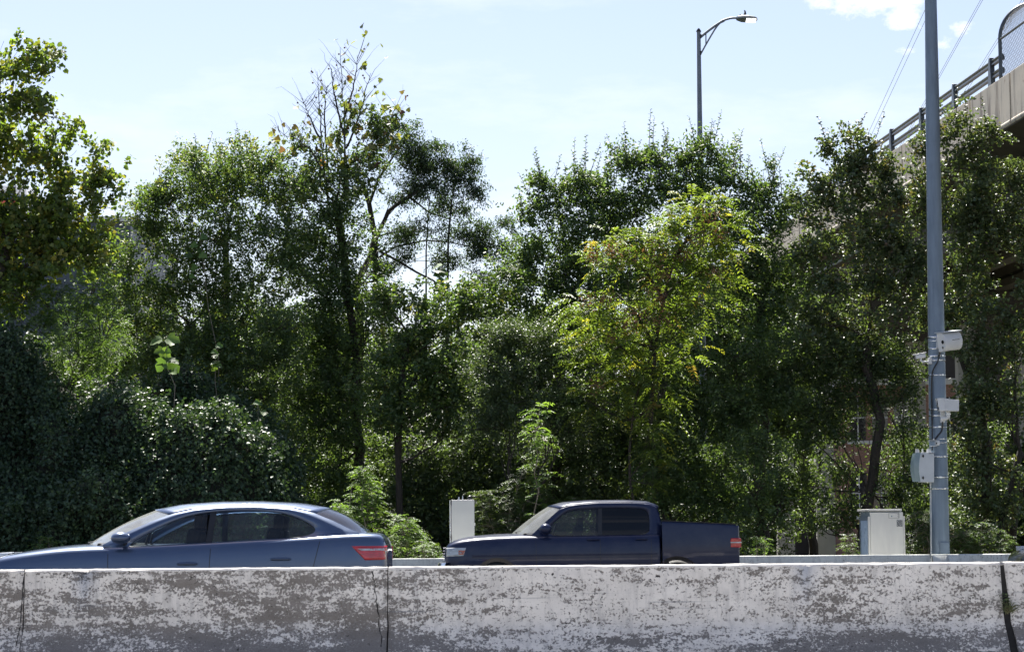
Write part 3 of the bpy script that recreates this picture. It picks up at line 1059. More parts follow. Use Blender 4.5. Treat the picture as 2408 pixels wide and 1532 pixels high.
# --- hooded camera with a dark window
def hooded():
    root = empty('enforcement_camera', pp(2220, 980), 'white hooded box camera with a dark window, midway down the pole', 'camera', 'camera units clamped to the grey pole')
    # tapering hood: left face larger and raked
    l0, l1 = PF - .22, PF + .06
    TL, BL = pp(2204, 936, l0), pp(2207, 964, l0)
    TM, BM = pp(2219.5, 935.5, l0 - .06), pp(2222.5, 965, l0 - .06)
    TR, BR = pp(2255.5, 940, l0 + .03), pp(2255, 966, l0 + .03)
    back = Vector((0, .24, 0))
    mb = MB()
    v = [TM, TR, BR, BM, TM + back, TR + back, BR + back, BM + back]
    mb.add(v, [(0, 1, 2, 3), (7, 6, 5, 4), (0, 4, 5, 1), (1, 5, 6, 2), (2, 6, 7, 3), (3, 7, 4, 0)])
    mb.build('housing', M['camwhite'], root, bevel=.008)
    # the open hood round the window, left end
    mb = MB()
    A = [TM, BM, BM + back, TM + back]
    off = Vector((-.13, .03, 0))
    Bq = [TM + off + Vector((0, 0, -.004)), BM + Vector((-.11, .03, .012)), BM + back + Vector((-.11, 0, .012)), TM + back + off]
    for i in range(4):
        j = (i + 1) % 4
        mb.add([A[i], A[j], Bq[j], Bq[i]], [(0, 1, 2, 3)])
    mb.build('hood', M['camwhite'], root, solid=.012)
    c = (Bq[0] + Bq[1] + Bq[2] + Bq[3]) / 4 + Vector((.018, 0, 0))
    mb = MB(); mb.box(c, (.012, .21, .205)); mb.build('window', M['darkglass'], root)
    mb = MB(); mb.tube([c + Vector((-.006, -.03, -.01)), c + Vector((-.03, -.03, -.01))], .045, 18); mb.build('lens', M['band'], root)
    mb = MB(); mb.box((pp(2217, 978.5).x, PF + .05, pp(2217, 978.5).z), (.085, .10, .245)); mb.build('bracket', M['camwhite'], root, bevel=.008)
    mb = MB(); mb.tube([pp(2215, 984, PF - .03), pp(2226, 982.5, PF - .08), pp(2229.5, 980, PF - .09), pp(2229.7, 972, PF - .09), pp(2229.7, 965, PF - .09)], [.042] * 5, 14); mb.build('elbow_arm', M['camwhite'], root, smooth=True)
    mb = MB(); mb.tube([pp(2229.7, 973.4, PF - .09), pp(2229.7, 972, PF - .09)], .055, 18); mb.build('collar', M['band'], root)
hooded()

# --- small sensor
def sensor():
    root = empty('infrared_lamp', pp(2197, 1041), 'small square grey sensor above the pole mounted box', 'sensor')
    mb = MB()
    c = pp(2194, 1042, PF)
    Mx = Matrix.Rotation(R(-38), 3, 'Z')
    mb.box(c, (.145, .07, .115), M=Mx); mb.build('body', M['greybox'], root, bevel=.008)
    mb = MB(); mb.box(c + Mx @ Vector((0, -.038, 0)), (.125, .006, .10), M=Mx); mb.build('lamp_face', M['galv'], root, bevel=.003)
    mb = MB(); mb.box(c + Mx @ Vector((0, -.02, .062)), (.16, .12, .008), M=Mx); mb.build('visor', M['greybox'], root)
    mb = MB(); mb.box(pp(2204, 1040.5, PF + .03), (.085, .10, .10)); mb.build('bracket', M['camwhite'], root, bevel=.01)
    mb = MB(); c2 = pp(2201, 1041.5, PF - .03); mb.tube([c2, c2 + Vector((0, -.03, 0))], .02, 12); mb.build('bolt', M['black'], root)
sensor()

# --- bulging wall box on the pole
def wallbox():
    root = empty('control_box', pp(2179, 1132, YPOLE - .1), 'grey bulging control box on the left side of the pole, three fittings on top', 'control box')
    Yb = PF - .12
    tr, br = pp(2196.7, 1062.6, Yb), pp(2196.9, 1132.8, Yb)
    # front plate outline with a bowed left edge
    pl = [tr, br]
    for t in np.linspace(1, 0, 9):
        px_ = 2165.5 - 4.2 * math.sin(math.pi * t) if 0 < t < 1 else 2165.5
        pl.append(pp(px_, 1063 + 69.5 * t, Yb))
    d = Vector((0, .34, 0))
    mb = MB(); mb.prism(pl, Vector(), d); mb.build('cover', M['greybox'], root, bevel=.006)
    # bowed side door
    rows = []
    for t in np.linspace(0, 1, 11):
        bow = math.sin(math.pi * t)
        a = pp(2165.3 - 4.2 * bow, 1063.2 + 69.2 * t, Yb + .012)
        b = pp(2146 - 5.5 * bow, 1065.5 + 66 * t, Yb + .20)
        c = b + Vector((.02, .12, 0))
        rows.append([a, a.lerp(b, .5) + Vector((-.018, -.018, 0)), b, c, Vector((a.x, c.y, c.z))])
    mb = MB(); mb.grid(rows)
    m = 5
    mb.f.append(tuple(range(m))); mb.f.append(tuple(10 * m + j for j in range(m - 1, -1, -1)))
    mb.build('side_door', M['tealbox'], root, smooth=False)
    for y in (1071.5, 1122.5):
        c = pp(2170.6, y, Yb)
        mb = MB(); mb.tube([c, c + Vector((0, -.016, 0))], .021, 14); mb.box(c + Vector((0, -.02, 0)), (.016, .012, .065)); mb.build('lock_knob', M['black'], root)
    mb = MB(); mb.box(pp(2189.5, 1065.4, Yb - .004), (.10, .004, .012)); mb.build('name_plate', M['black'], root)
    for px_, y0, y1, r in ((2157, 1064, 1055, .042), (2169.4, 1063, 1054, .016), (2184, 1063, 1054.5, .045)):
        a, b = pp(px_, y0, Yb + .16), pp(px_, y1, Yb + .16)
        mb = MB(); mb.tube([a, a.lerp(b, .35), b], [r, r, r * .72], 14); mb.build('cable_gland', M['whitebox'], root, smooth=False)
M['tealbox'] = simple('shaded_teal_grey_paint', (.20, .265, .28), (.16, .215, .23), 3, .18, bump=.02)  # darker than the cover, with the side's shade put into the colour
wallbox()

# --- cables
def cable(label, pts, r=.016):
    mb = MB()
    P = [Vector(p) for p in pts]
    Q = []
    for i in range(len(P) - 1):
        p0, p1, p2, p3 = P[max(i - 1, 0)], P[i], P[i + 1], P[min(i + 2, len(P) - 1)]
        for t in np.linspace(0, 1, 6, endpoint=False):
            Q.append(.5 * ((2 * p1) + (p2 - p0) * t + (2 * p0 - 5 * p1 + 4 * p2 - p3) * t * t + (3 * p1 - p0 - 3 * p2 + p3) * t ** 3))
    Q.append(P[-1])
    mb.tube(Q, r, 8)
    return tag(mb.build('cable', M['black'], origin=P[-1], smooth=True), label, 'cable', 'black cables on the camera pole')
YC = YPOLE - .21
cable('long black cable curving from the top camera housing down the left side of the pole', [pp(2210, 822, PF - .05), pp(2208.5, 838, YC), pp(2204, 852, YC - .01), pp(2195, 868, YC), pp(2191.5, 885, YC + .04), pp(2190.8, 930, YC + .06), pp(2192, 1000, YC + .05), pp(2192.5, 1058, YC + .02)])
cable('short black cable bending from the hooded camera to the small sensor', [pp(2216.4, 991, PF), pp(2216.5, 1004, YC), pp(2213.5, 1014, YC), pp(2205, 1024, YC), pp(2197.5, 1033, YC)])
mb = MB(); mb.tube([pp(2187.5, 850, YPOLE - .02), pp(2187, 960, YPOLE - .02), pp(2188.5, 1062, YPOLE - .02)], .022, 10)
tag(mb.build('conduit_pipe', M['galv'], origin=pp(2188.5, 1062, YPOLE), smooth=True), 'upper grey conduit running down the left edge of the pole to the control box', 'conduit', 'conduits on the camera pole')
mb = MB(); mb.tube([pp(2190, 1128, YPOLE - .06), pp(2190.5, 1220, YPOLE - .06), pp(2190.5, 1330, YPOLE - .06)], .02, 10)
tag(mb.build('conduit_pipe', M['camwhite'], origin=pp(2190.5, 1330, YPOLE), smooth=True), 'lower pale conduit dropping from the control box to the ground beside the pole', 'conduit', 'conduits on the camera pole')

# ------------------------------------------------------------------ equipment cabinets
def cabinet_right():
    Yc = 51.3
    S2 = Yc / F
    a = R(11.5)
    fl, fr = at(2047, 1250, Yc), at(2126.4, 1250, Yc)
    wd = (fr.x - fl.x) / math.cos(a)
    ex = Vector((math.cos(a), math.sin(a), 0)) ; ey = Vector((-math.sin(a), math.cos(a), 0))
    # front left corner nearest
    org = Vector((fl.x, Yc, 0))
    zt = at(2080, 1203.6, Yc).z
    zl0, zl1 = at(2080, 1200.5, Yc).z, at(2080, 1195.8, Yc).z
    dp = .62
    root = empty('equipment_cabinet', org + ex * wd / 2 + ey * dp / 2, 'wide cream equipment cabinet with a black sticker, left of the camera pole', 'cabinet')
    Mx = Matrix((ex, ey, Vector((0, 0, 1)))).transposed()
    def P(u, v, z): return org + ex * u + ey * v + Vector((0, 0, z))
    def bxx(u0, u1, v0, v1, z0, z1, nm, mat_, par=root, bev=.008):
        mb = MB(); mb.box(P((u0 + u1) / 2, (v0 + v1) / 2, (z0 + z1) / 2), (u1 - u0, v1 - v0, z1 - z0), M=Mx); return mb.build(nm, mat_, par, bevel=bev)
    zs = at(2030, 1213.5, Yc).z
    bxx(-.012, wd + .05, .045, dp, .12, zs, 'case', M['shadebox'])
    bxx(.0, wd, .06, dp - .03, zs - .02, zl0, 'upper_case', M['shadebox'])
    door = bxx(0, wd, -.01, .043, .16, zt, 'door', M['whitebox'], bev=.006)
    bxx(-.04, -.004, .0, .045, .14, zs, 'door_frame', M['whitebox'], bev=.004)
    bxx(wd + .006, wd + .04, .0, .045, .14, zs, 'door_frame', M['whitebox'], bev=.004)
    bxx(-.05, wd - .03, -.03, dp + .03, zl0, zl1, 'lid', M['whitebox'], bev=.008)
    bxx(-.06, wd + .08, -.05, dp + .06, 0, .12, 'plinth', M['bevelconc'])
    pz0, pz1 = at(2030, 1298, Yc).z - .3, at(2030, 1222.6, Yc).z
    bxx(-.02, -.0125, .12, .52, pz0, pz1, 'side_panel', M['bluepanel'], bev=.002)
    # latch plate with its keyhole and screws
    z0, z1 = at(2100, 1216.8, Yc).z, at(2100, 1205.6, Yc).z
    u0 = wd * (2092 - 2047) / 79.4; u1 = wd * (2115.5 - 2047) / 79.4
    bxx(u0 - .004, u1 + .012, -.0125, -.0105, z0 - .004, z1 + .004, 'latch_recess', M['black'], door, 0)
    lp = bxx(u0, u1, -.017, -.012, z0, z1, 'latch_plate', M['whitebox'], door, .003)
    for u, z, r in ((u0 + .055, (z0 + z1) / 2 - .012, .014), (u1 - .02, z1 - .025, .006), (u1 - .02, z0 + .03, .006)):
        mb = MB(); mb.tube([P(u, -.016, z), P(u, -.022, z)], r, 14); mb.build('keyhole' if r > .01 else 'screw', M['black'] if r < .01 else M['galv'], door)
    # sticker
    su = wd * (2117.4 - 2047) / 79.4; sz = at(2117, 1229, Yc).z
    sw, sh_ = 14.4 * S2, 16 * S2
    def text(s, w_, h_, cz, nm, shear=.18):
        cu = bpy.data.curves.new('lettering', 'FONT'); cu.body = s; cu.align_x = 'CENTER'; cu.align_y = 'CENTER'; cu.extrude = .0; cu.offset = .022; cu.shear = shear
        t = bpy.data.objects.new('lettering', cu); COL.objects.link(t)
        bpy.context.view_layer.update()
        me = bpy.data.meshes.new_from_object(t.evaluated_get(bpy.context.evaluated_depsgraph_get()))
        bpy.data.objects.remove(t)
        xs = [v.co.x for v in me.vertices]; ysx = [v.co.y for v in me.vertices]
        sx, sy = w_ / (max(xs) - min(xs)), h_ / (max(ysx) - min(ysx))
        mx, my = (max(xs) + min(xs)) / 2, (max(ysx) + min(ysx)) / 2
        o0 = ORIGIN[root.name]
        for v in me.vertices:
            p = P(su + (v.co.x - mx) * sx, -.0185, cz + (v.co.y - my) * sy)
            v.co = p - o0
        me.materials.clear(); me.materials.append(M['black'])
        return link_mesh(nm, me, door)
    mb = MB(); mb.box(P(su, -.0135, sz), (sw, .005, sh_), M=Mx); mb.build('sticker', M['stickerpale'], door)
    text('CASEA', sw * .98, sh_ * .37, sz + sh_ * .28, 'lettering')
    text('CIRCUS', sw * 1.02, sh_ * .37, sz - sh_ * .29, 'lettering')
    mb = MB()
    for k in range(9):
        mb.box(P(su - sw * .44 + sw * .11 * k, -.018, sz - .0), (sw * .075, .003, sh_ * .09), M=Mx)
    mb.build('small_print', M['black'], door)
    mb = MB(); mb.tube([P(-.05, .05, .2), P(-.05, .05, .75)], .02, 8); mb.build('hose', M['black'], root)
M['shadebox'] = simple('shaded_cabinet_paint', (.17, .21, .25), (.14, .17, .20), 3, .3)  # cabinet paint darkened and blued to carry the shade of its sides
M['bluepanel'] = simple('pale_blue_panel', (.36, .46, .60), (.30, .39, .52), 2.5, .3, mul=(2, 2, .6))
M['stickerpale'] = simple('sticker_backing', (.45, .46, .47), None, 8, .5)
cabinet_right()


def cabinet_mid():
    Yc = 51.6
    a0, a1 = at(1061.4, 1174.6, Yc), at(1115.2, 1174.6, Yc)
    zt = a0.z
    cx = (a0.x + a1.x) / 2; wd = a1.x - a0.x
    root = empty('equipment_cabinet', (cx, Yc + .2, 0), 'narrow pale grey equipment cabinet standing between the sedan and the pickup truck', 'cabinet')
    mb = MB(); mb.box((cx, Yc + .012, zt / 2 + .1), (wd, .03, zt - .2)); dr = mb.build('door', M['whitebox2'], root, bevel=.006)
    mb = MB(); mb.box((cx - .006, Yc + .24, zt / 2 + .08), (wd + .01, .40, zt - .18)); mb.build('case', M['shadebox'], root, bevel=.006)
    mb = MB(); mb.box((a0.x - .026, Yc + .05, zt / 2 + .1), (.026, .06, zt - .21)); mb.build('door_edge', M['band'], root, bevel=.003)
    mb = MB()
    for z in (zt - .06, zt * .62, zt * .3): mb.tube([(a0.x - .008, Yc - .004, z - .05), (a0.x - .008, Yc - .004, z + .05)], .011, 8)
    mb.build('hinge', M['black'], root)
    mb = MB(); mb.box((cx, Yc + .23, .05), (wd + .12, .6, .1)); mb.build('plinth', M['bevelconc'], root, bevel=.01)
    for px_, y0, y1, r in ((1079, 1174, 1167.5, .016), (1088, 1174, 1165, .012)):
        mb = MB(); mb.tube([at(px_, y0 + 1, Yc + .2), at(px_, y1, Yc + .2)], [r, r * .7], 10); mb.build('bolt', M['camwhite'], root)
    mb = MB(); c = at(1105, 1170, Yc + .22); mb.sphere(c, (.055, .055, .05), 16, 10); mb.tube([c + Vector((0, 0, -.06)), c], .05, 14); mb.build('antenna_dome', M['black'], root, smooth=True)
    mb = MB(); mb.box(at(1116.5, 1232, Yc + .02), (.02, .04, .06)); mb.build('latch', M['band'], root)
M['whitebox2'] = simple('pale_grey_enclosure_paint', (.60, .60, .585), (.53, .535, .53), 1.6, .4, bump=.03)
cabinet_mid()

# ------------------------------------------------------------------ street lamp
YL = 66.0
SL = YL / F
lg = at(1646.5, 1300, YL)
lamp = empty('street_lamp', (lg.x, YL, 0), 'tall grey street lamp with a curved arm rising behind the trees', 'street lamp')
ptop, pbot = at(1643, 75, YL), at(1646.3, 350, YL)
foot = ptop.lerp(pbot, (1392 - 75) / 275)
foot.z = 0
mb = MB(); mb.tube([foot, pbot, ptop], [.115, 6.4 * SL, 4.6 * SL], 20); mb.build('pole', M['lampsteel'], lamp, smooth=True)
mb = MB(); mb.tube([ptop, ptop + Vector((0, 0, .02)), ptop + Vector((0, 0, .09))], [.068, .066, .02], 16); mb.build('cap', M['black'], lamp, smooth=True)
def LP(pts): return [at(x, y, YL) for x, y in pts]
mb = MB(); mb.tube(LP([(1648, 87), (1656, 80.5), (1668, 71), (1680, 62), (1690, 55.5), (1698, 50), (1706, 46.4), (1716.6, 43.4), (1724, 42.6), (1733, 42.6)]), [.035] * 6 + [.03] * 4, 12); mb.build('arm', M['lampsteel'], lamp, smooth=True)
mb = MB(); mb.tube(LP([(1648.5, 126), (1660, 105), (1671, 86), (1680, 71), (1687, 61), (1693, 54.5), (1703, 50)]), .022, 10); mb.tube(LP([(1660, 79), (1660, 104)]), .016, 8); mb.build('brace', M['lampsteel'], lamp, smooth=True)
mb = MB()
for y in (86, 125): mb.box(at(1647.3, y, YL), (.05, .11, .10))
mb.build('arm_clamp', M['black'], lamp, bevel=.01)
# the lantern, tilted so its underside faces the road and the viewer a little
lc0, lc1 = at(1731.5, 43, YL), at(1781, 46, YL)
axl = (lc1 - lc0).normalized()
tilt = Matrix.Rotation(R(-15), 3, axl)
upl = tilt @ (Vector((0, 0, 1)) - axl * axl.z).normalized(); sdl = axl.cross(upl)
rows = []
Lx = (lc1 - lc0).length
for u, hw_, ht, hb in ((0, .05, .035, .035), (.05, .075, .05, .04), (.25, .15, .055, .045), (.55, .17, .05, .04), (.85, .15, .035, .03), (.96, .10, .02, .02), (1, .03, .005, .008)):
    c = lc0 + axl * Lx * u
    prof = [(-hw_, 0), (-hw_ * .8, ht * .75), (0, ht), (hw_ * .8, ht * .75), (hw_, 0), (hw_ * .85, -hb), (-hw_ * .85, -hb)]
    rows.append([c + sdl * a + upl * b for a, b in prof + prof[:1]])
mb = MB(); mb.grid(rows); lan = mb.build('lantern', M['lampsteel'], lamp, smooth=False)
me_ = newmat('led_panel')
me_[2].inputs['Base Color'].default_value = (.8, .8, .76, 1)
me_[2].inputs['Emission Color'].default_value = (1, .96, .88, 1)
me_[2].inputs['Emission Strength'].default_value = 1.0
for u0, u1 in ((.47, .69), (.72, .93)):
    mb = MB()
    mb.add([lc0 + axl * Lx * u + sdl * a - upl * (.05 - .012 * (u > .8)) for u, a in ((u0, -.12), (u1, -.115), (u1, .115), (u0, .12))], [(0, 1, 2, 3)])
    mb.build('led_panel', me_[0], lan)
mb = MB(); c = lc0 + axl * Lx * .2 + upl * .07; mb.tube([c - upl * .02, c + upl * .035], .03, 12); mb.build('photocell', M['black'], lan)
# bird on the lantern
bc = at(1750.6, 36.2, YL)
br = empty('bird', bc + Vector((0, 0, -.055)), 'small dark pigeon perched on the street lamp head', 'bird')
mb = MB()
prof = [(-.005, .0, .012), (-.03, .02, .03), (-.005, .055, .05), (.015, .09, .048), (.02, .12, .034), (.018, .145, .024), (.014, .162, .026), (.006, .18, .022), (-.004, .19, .012)]
rows = []
for x, z, r in prof:
    rows.append([bc + Vector((x + r * .8 * math.cos(2 * math.pi * k / 14), r * math.sin(2 * math.pi * k / 14), z - .055)) for k in range(15)])
mb.grid(rows)
mb.tube([bc + Vector((-.02, 0, -.03)), bc + Vector((-.05, 0, -.075)), bc + Vector((-.062, 0, -.1))], [.03, .022, .008], 8)
mb.tube([bc + Vector((.02, 0, .112)), bc + Vector((.05, 0, .105))], [.008, .002], 6)
mb.build('body', M['bird'], br, smooth=True)

# ------------------------------------------------------------------ overhead wires
def wire(px0, py0, label, dx=0.0, hz=None):
    # all run level, away from the viewer, towards the same vanishing point
    vpx = 1590
    H = 19.0
    p = at(px0, py0, 100)
    dirv = ray(vpx, 1294); dirv = Vector((dirv.x / dirv.y, 1, 0))
    Y0 = 100 * H / (p.z - CAMH) 
    A = Vector((p.x * Y0 / 100, Y0, CAMH + H))
    pts = []
    for t in np.linspace(-40, 260, 31):
        q = A + dirv * t
        q.x += dx
        q.z += -.00 * t
        pts.append(q)
    mb = MB(); mb.tube(pts, .0095, 6)
    return tag(mb.build('power_line', M['wire'], origin=pts[0], smooth=True), label, 'power line', 'overhead power lines at the right')
wire(2174, 26, 'thin power line left of the grey pole, upper wire of its pair')
wire(2174, 52, 'thin power line left of the grey pole, lower wire of its pair')
wire(2311, 0, 'thin power line between the pole and the fence, right wire of the middle pair')
wire(2306, 0, 'thin power line between the pole and the fence, left wire of the middle pair')
wire(2409, 0, 'thin power line reaching the fence top, right wire of the last pair')
wire(2403, 0, 'thin power line reaching the fence top, left wire of the last pair')

# ------------------------------------------------------------------ overpass at the right
M['parapet'], nt, b = newmat('stained_parapet_concrete')
pos = wpos(nt)
c = mixc(nt, ramp(nt, noise(nt, pos, 1.2, 6, .6), .3, .7), (.60, .53, .43), (.46, .42, .36))
streak = ramp(nt, noise(nt, pos, 2.6, 7, .7, (1, 1, .12)), .50, .64)
c = mixc(nt, mathn(nt, 'MULTIPLY', streak, .85), c, (.17, .14, .12))
rust = mathn(nt, 'MULTIPLY', ramp(nt, noise(nt, pos, 7, 5, .6, (1, 1, .5)), .62, .72), .8)
c = mixc(nt, rust, c, (.22, .12, .08))
L(nt, c, b.inputs['Base Color']); b.inputs['Roughness'].default_value = .85
bn = N(nt, 'ShaderNodeBump', ins={'Strength': .3, 'Distance': .01}); L(nt, noise(nt, pos, 25, 7, .65), bn.inputs['Height']); L(nt, bn.outputs[0], b.inputs['Normal'])
M['girder'] = simple('shaded_girder_concrete', (.085, .075, .068), (.055, .05, .045), 1.5, .9, bump=.3, mul=(1, 1, .4))  # underside shade put into a darker concrete
M['railmetal'] = simple('dark_rail_metal', (.10, .115, .125), (.07, .08, .09), 4, .4, .6)
M['fencewire'] = simple('chain_link_wire', (.08, .085, .09), (.06, .065, .07), 5, .45, .5)
KB = 108171.0
def bpx(Y): return 691 + KB / Y
zb_top = at(2408, 166, 63.0).z
def BP(Y, off=0.0, z=0.0):
    """point on the overpass edge at distance Y; off is metres to the right (into the deck), z above the parapet top"""
    x = at(bpx(Y), 1290, Y).x
    return Vector((x + off, Y, zb_top + z))
ov = empty('overpass', (BP(70).x + 4, 70, 0), 'stained concrete road overpass at the upper right corner', 'overpass')
HP = (293 - 169) / 1121 * (zb_top - CAMH)
joints = [44, 55.5, 59.3, 63.2, 67.0, 70.8, 74.6, 78.4, 82.2, 90, 98, 110]
for a, b_ in zip(joints[:-1], joints[1:]):
    mb = MB()
    g = .06
    p0, p1 = BP(a + g), BP(b_ - g)
    out = [(0, 0), (.28, 0), (.34, -HP), (-.0, -HP), (-.02, -HP + .06), (-.02, -HP + .10), (0, -HP + .12)]
    sec = [p0 + Vector((o, 0, z)) for o, z in out]
    mb.prism(sec, p0, p1)
    mb.build('parapet_panel', M['parapet'], ov, bevel=.012)
mb = MB(); p0, p1 = BP(44.2), BP(109.8)
mb.prism([p0 + Vector((o, 0, z)) for o, z in ((.09, -.03), (.22, -.03), (.26, -HP + .03), (.07, -HP + .06))], p0, p1); mb.build('dark_joint_backing', M['crack'], ov)  # dark backing added so the sunlit deck doesn't show through the gaps
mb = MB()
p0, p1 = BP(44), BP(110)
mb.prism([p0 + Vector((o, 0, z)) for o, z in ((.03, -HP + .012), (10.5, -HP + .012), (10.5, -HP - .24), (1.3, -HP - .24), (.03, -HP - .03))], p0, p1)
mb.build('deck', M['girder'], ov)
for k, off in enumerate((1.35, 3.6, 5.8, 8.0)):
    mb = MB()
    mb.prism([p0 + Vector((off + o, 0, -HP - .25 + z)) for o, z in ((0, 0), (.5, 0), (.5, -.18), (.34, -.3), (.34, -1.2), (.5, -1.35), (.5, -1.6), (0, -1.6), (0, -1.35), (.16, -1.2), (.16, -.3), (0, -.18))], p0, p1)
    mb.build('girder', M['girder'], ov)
M['pier'] = simple('pale_pier_concrete', (.42, .40, .37), (.33, .315, .29), 2, .9, bump=.2, mul=(1, 1, .3))
for Yp in (87, 94):
    mb = MB(); z1 = zb_top - HP - 1.86
    c0 = BP(Yp)
    mb.box((c0.x + 5, Yp, z1 - .55), (9.4, 1.1, 1.1)); pr = mb.build('pier_cap', M['girder'], ov, bevel=.03)
    for off in (.1, 5, 9):
        mb = MB(); mb.box((c0.x + off, Yp, (z1 - 1.1) / 2), (.62, .62, z1 - 1.1)); mb.build('pier_column', M['pier'], ov, bevel=.03)
mb = MB(); a = BP(64.2, .9, -HP - .24); mb.tube([a, a + Vector((0, 0, -.85))], .07, 12); mb.tube([BP(64.9, 1.2, -HP - .5), BP(100, 1.2, -HP - .5)], .05, 10); mb.build('drain_pipe', M['galv'], ov, smooth=True)
mb = MB(); c0 = BP(108); zz = zb_top - HP - .26; mb.box((c0.x + 5.5, 108, zz / 2), (15, 1.2, zz)); mb.build('dark_end_wall', M['girder'], ov)  # wall added to shut out bright sky and darken the underside
# metal railing beyond the fence
rl = empty('bridge_railing', BP(72, .14), 'dark two bar metal railing along the top of the overpass parapet', 'railing')
for Yp in (65.5, 69.2, 72.9, 76.6, 80.3, 84, 87.7):
    q0 = BP(Yp, .12)
    mb = MB()
    dr = (BP(Yp + 1) - BP(Yp)).normalized()
    wv = .17
    o = [q0 - dr * wv * 1.0, q0 + dr * wv * 1.0, q0 + dr * wv * .45 + Vector((0, 0, .74)), q0 + dr * wv * .1 + Vector((0, 0, .82)), q0 - dr * wv * .35 + Vector((0, 0, .80)), q0 - dr * wv * .45 + Vector((0, 0, .74))]
    mb.prism(o, Vector((-.05, 0, 0)), Vector((.07, 0, 0)))
    mb.build('post', M['railmetal'], rl, bevel=.012)
for z in (.32, .66):
    mb = MB()
    p0 = BP(64.55, .21, z); p1 = BP(92, .21, z)
    sec = [(-.06, -.075), (.05, -.075), (.06, .0), (.03, .07), (-.03, .085), (-.055, .05), (-.02, .0), (-.055, -.03)]
    mb.prism([p0 + Vector((a, 0, c_)) for a, c_ in sec], p0, p1)
    mb.build('rail', M['railmetal'], rl)
# curved chain-link fence over the road
fn = empty('chain_link_fence', BP(60, .1), 'tall chain link fence with a curved end post on the overpass, top right', 'fence')
mb = MB()
Ye = 64.35
HF = (189 - 90) * Ye / F
cr_ = []
for z in (0, .3, .6, .9, HF): cr_.append(BP(Ye, .10, z))
for k in range(1, 11):
    a = math.pi / 2 * k / 10 * .82
    cr_.append(BP(Ye, .10, HF) + Vector((.95 * (1 - math.cos(a)), 0, .95 * math.sin(a))))
mb.tube(cr_, .05, 12); mb.build('end_post', M['railmetal'], fn, smooth=True)
prof = [(p.x - BP(Ye).x, p.z - zb_top) for p in cr_]
for dst in (61.3, 58.3):
    mb = MB(); mb.tube([BP(dst, o, z) for o, z in prof], .035, 10); mb.build('post', M['railmetal'], fn, smooth=True)
mb = MB()
for idx in (4, len(prof) - 1):
    o, z = prof[idx]; mb.tube([BP(Ye, o, z), BP(50, o, z)], .03, 8)
mb.build('top_rail', M['railmetal'], fn, smooth=True)
# woven mesh: two families of diagonal wires over the curved sheet
arc = [0]
for i in range(1, len(prof)): arc.append(arc[-1] + math.hypot(prof[i][0] - prof[i - 1][0], prof[i][1] - prof[i - 1][1]))
def sheet(Y, s):
    return BP(Y, float(np.interp(s, arc, [p[0] for p in prof])) + .012, float(np.interp(s, arc, [p[1] for p in prof])))
mb = MB()
TS = arc[-1]
pitch = .125
Y1_ = 61.0
for fam in (1, -1):
    k = -int(TS / pitch) - 1
    while k * pitch < (Ye - Y1_) + TS:
        pts = []
        for s in np.linspace(0, TS, 14):
            Yv = Y1_ + k * pitch + s if fam == 1 else Y1_ + (k + int(TS / pitch)) * pitch - s
            if Y1_ <= Yv <= Ye - .03: pts.append(sheet(Yv, s))
        if len(pts) > 1: mb.tube(pts, .0045, 4, cap=False)
        k += 1
mb.build('mesh', M['fencewire'], fn)

# ------------------------------------------------------------------ buildings behind the trees
YW = 84.0
M['metalwall'], nt, b = newmat('blue_grey_metal_wall')
pos = wpos(nt)
wv = N(nt, 'ShaderNodeTexWave', wave_type='BANDS', bands_direction='X', ins={'Scale': 2.2, 'Distortion': 0, 'Detail': 0}); L(nt, pos, wv.inputs['Vector'])
seam = N(nt, 'ShaderNodeSeparateXYZ'); L(nt, pos, seam.inputs[0])
sm = mathn(nt, 'GREATER_THAN', mathn(nt, 'FRACT', mathn(nt, 'MULTIPLY', seam.outputs['Z'], .62)), .965)
c = mixc(nt, ramp(nt, noise(nt, pos, .8, 4), .3, .7), (.072, .092, .122), (.058, .075, .10))
c = mixc(nt, mathn(nt, 'MULTIPLY', sm, .6), c, (.03, .036, .046))
L(nt, c, b.inputs['Base Color']); b.inputs['Roughness'].default_value = .5
bn = N(nt, 'ShaderNodeBump', ins={'Strength': .3, 'Distance': .03}); L(nt, wv.outputs[0], bn.inputs['Height']); L(nt, bn.outputs[0], b.inputs['Normal'])
M['whitewall'] = simple('white_fascia', (.72, .72, .73), (.64, .64, .66), 2, .6)
M['redband'] = simple('red_fascia_band', (.45, .05, .05), (.38, .045, .045), 3, .5)
M['bluetrim'] = simple('blue_trim', (.05, .07, .25), None, 3, .5)
wl, wr = at(-330, 1300, YW).x, at(303, 1300, YW).x
zt = at(270, 521, YW).z
wh = empty('warehouse', ((wl + wr) / 2, YW + 6, 0), 'blue grey metal warehouse glimpsed behind the trees at left', 'building')
mb = MB(); mb.box(((wl + wr) / 2, YW + 6, zt / 2), (wr - wl, 12, zt)); mb.build('wall', M['metalwall'], wh)
mb = MB(); mb.box(((wl + wr) / 2, YW + 6, zt + .08), (wr - wl + .3, 12.3, .16)); mb.build('roof_edge', M['whitewall'], wh)
x0, x1 = at(-200, 480, YW + 2).x, at(62, 480, YW + 2).x
z0, z1 = zt + .16, at(40, 436, YW + 2).z
mb = MB(); mb.box(((x0 + x1) / 2, YW + 5, (z0 + z1) / 2), (x1 - x0, 6, z1 - z0)); up_ = mb.build('upper_block', M['whitewall'], wh)
zr0, zr1 = at(40, 484, YW + 2).z, at(40, 468, YW + 2).z
mb = MB(); mb.box(((x0 + x1) / 2, YW + 1.98, (zr0 + zr1) / 2), (x1 - x0 + .04, .06, zr1 - zr0)); mb.build('red_band', M['redband'], up_)
mb = MB(); mb.box(((x0 + x1) / 2, YW + 1.975, zr1 + .05), (x1 - x0 + .05, .06, .09)); mb.build('blue_trim', M['bluetrim'], up_)
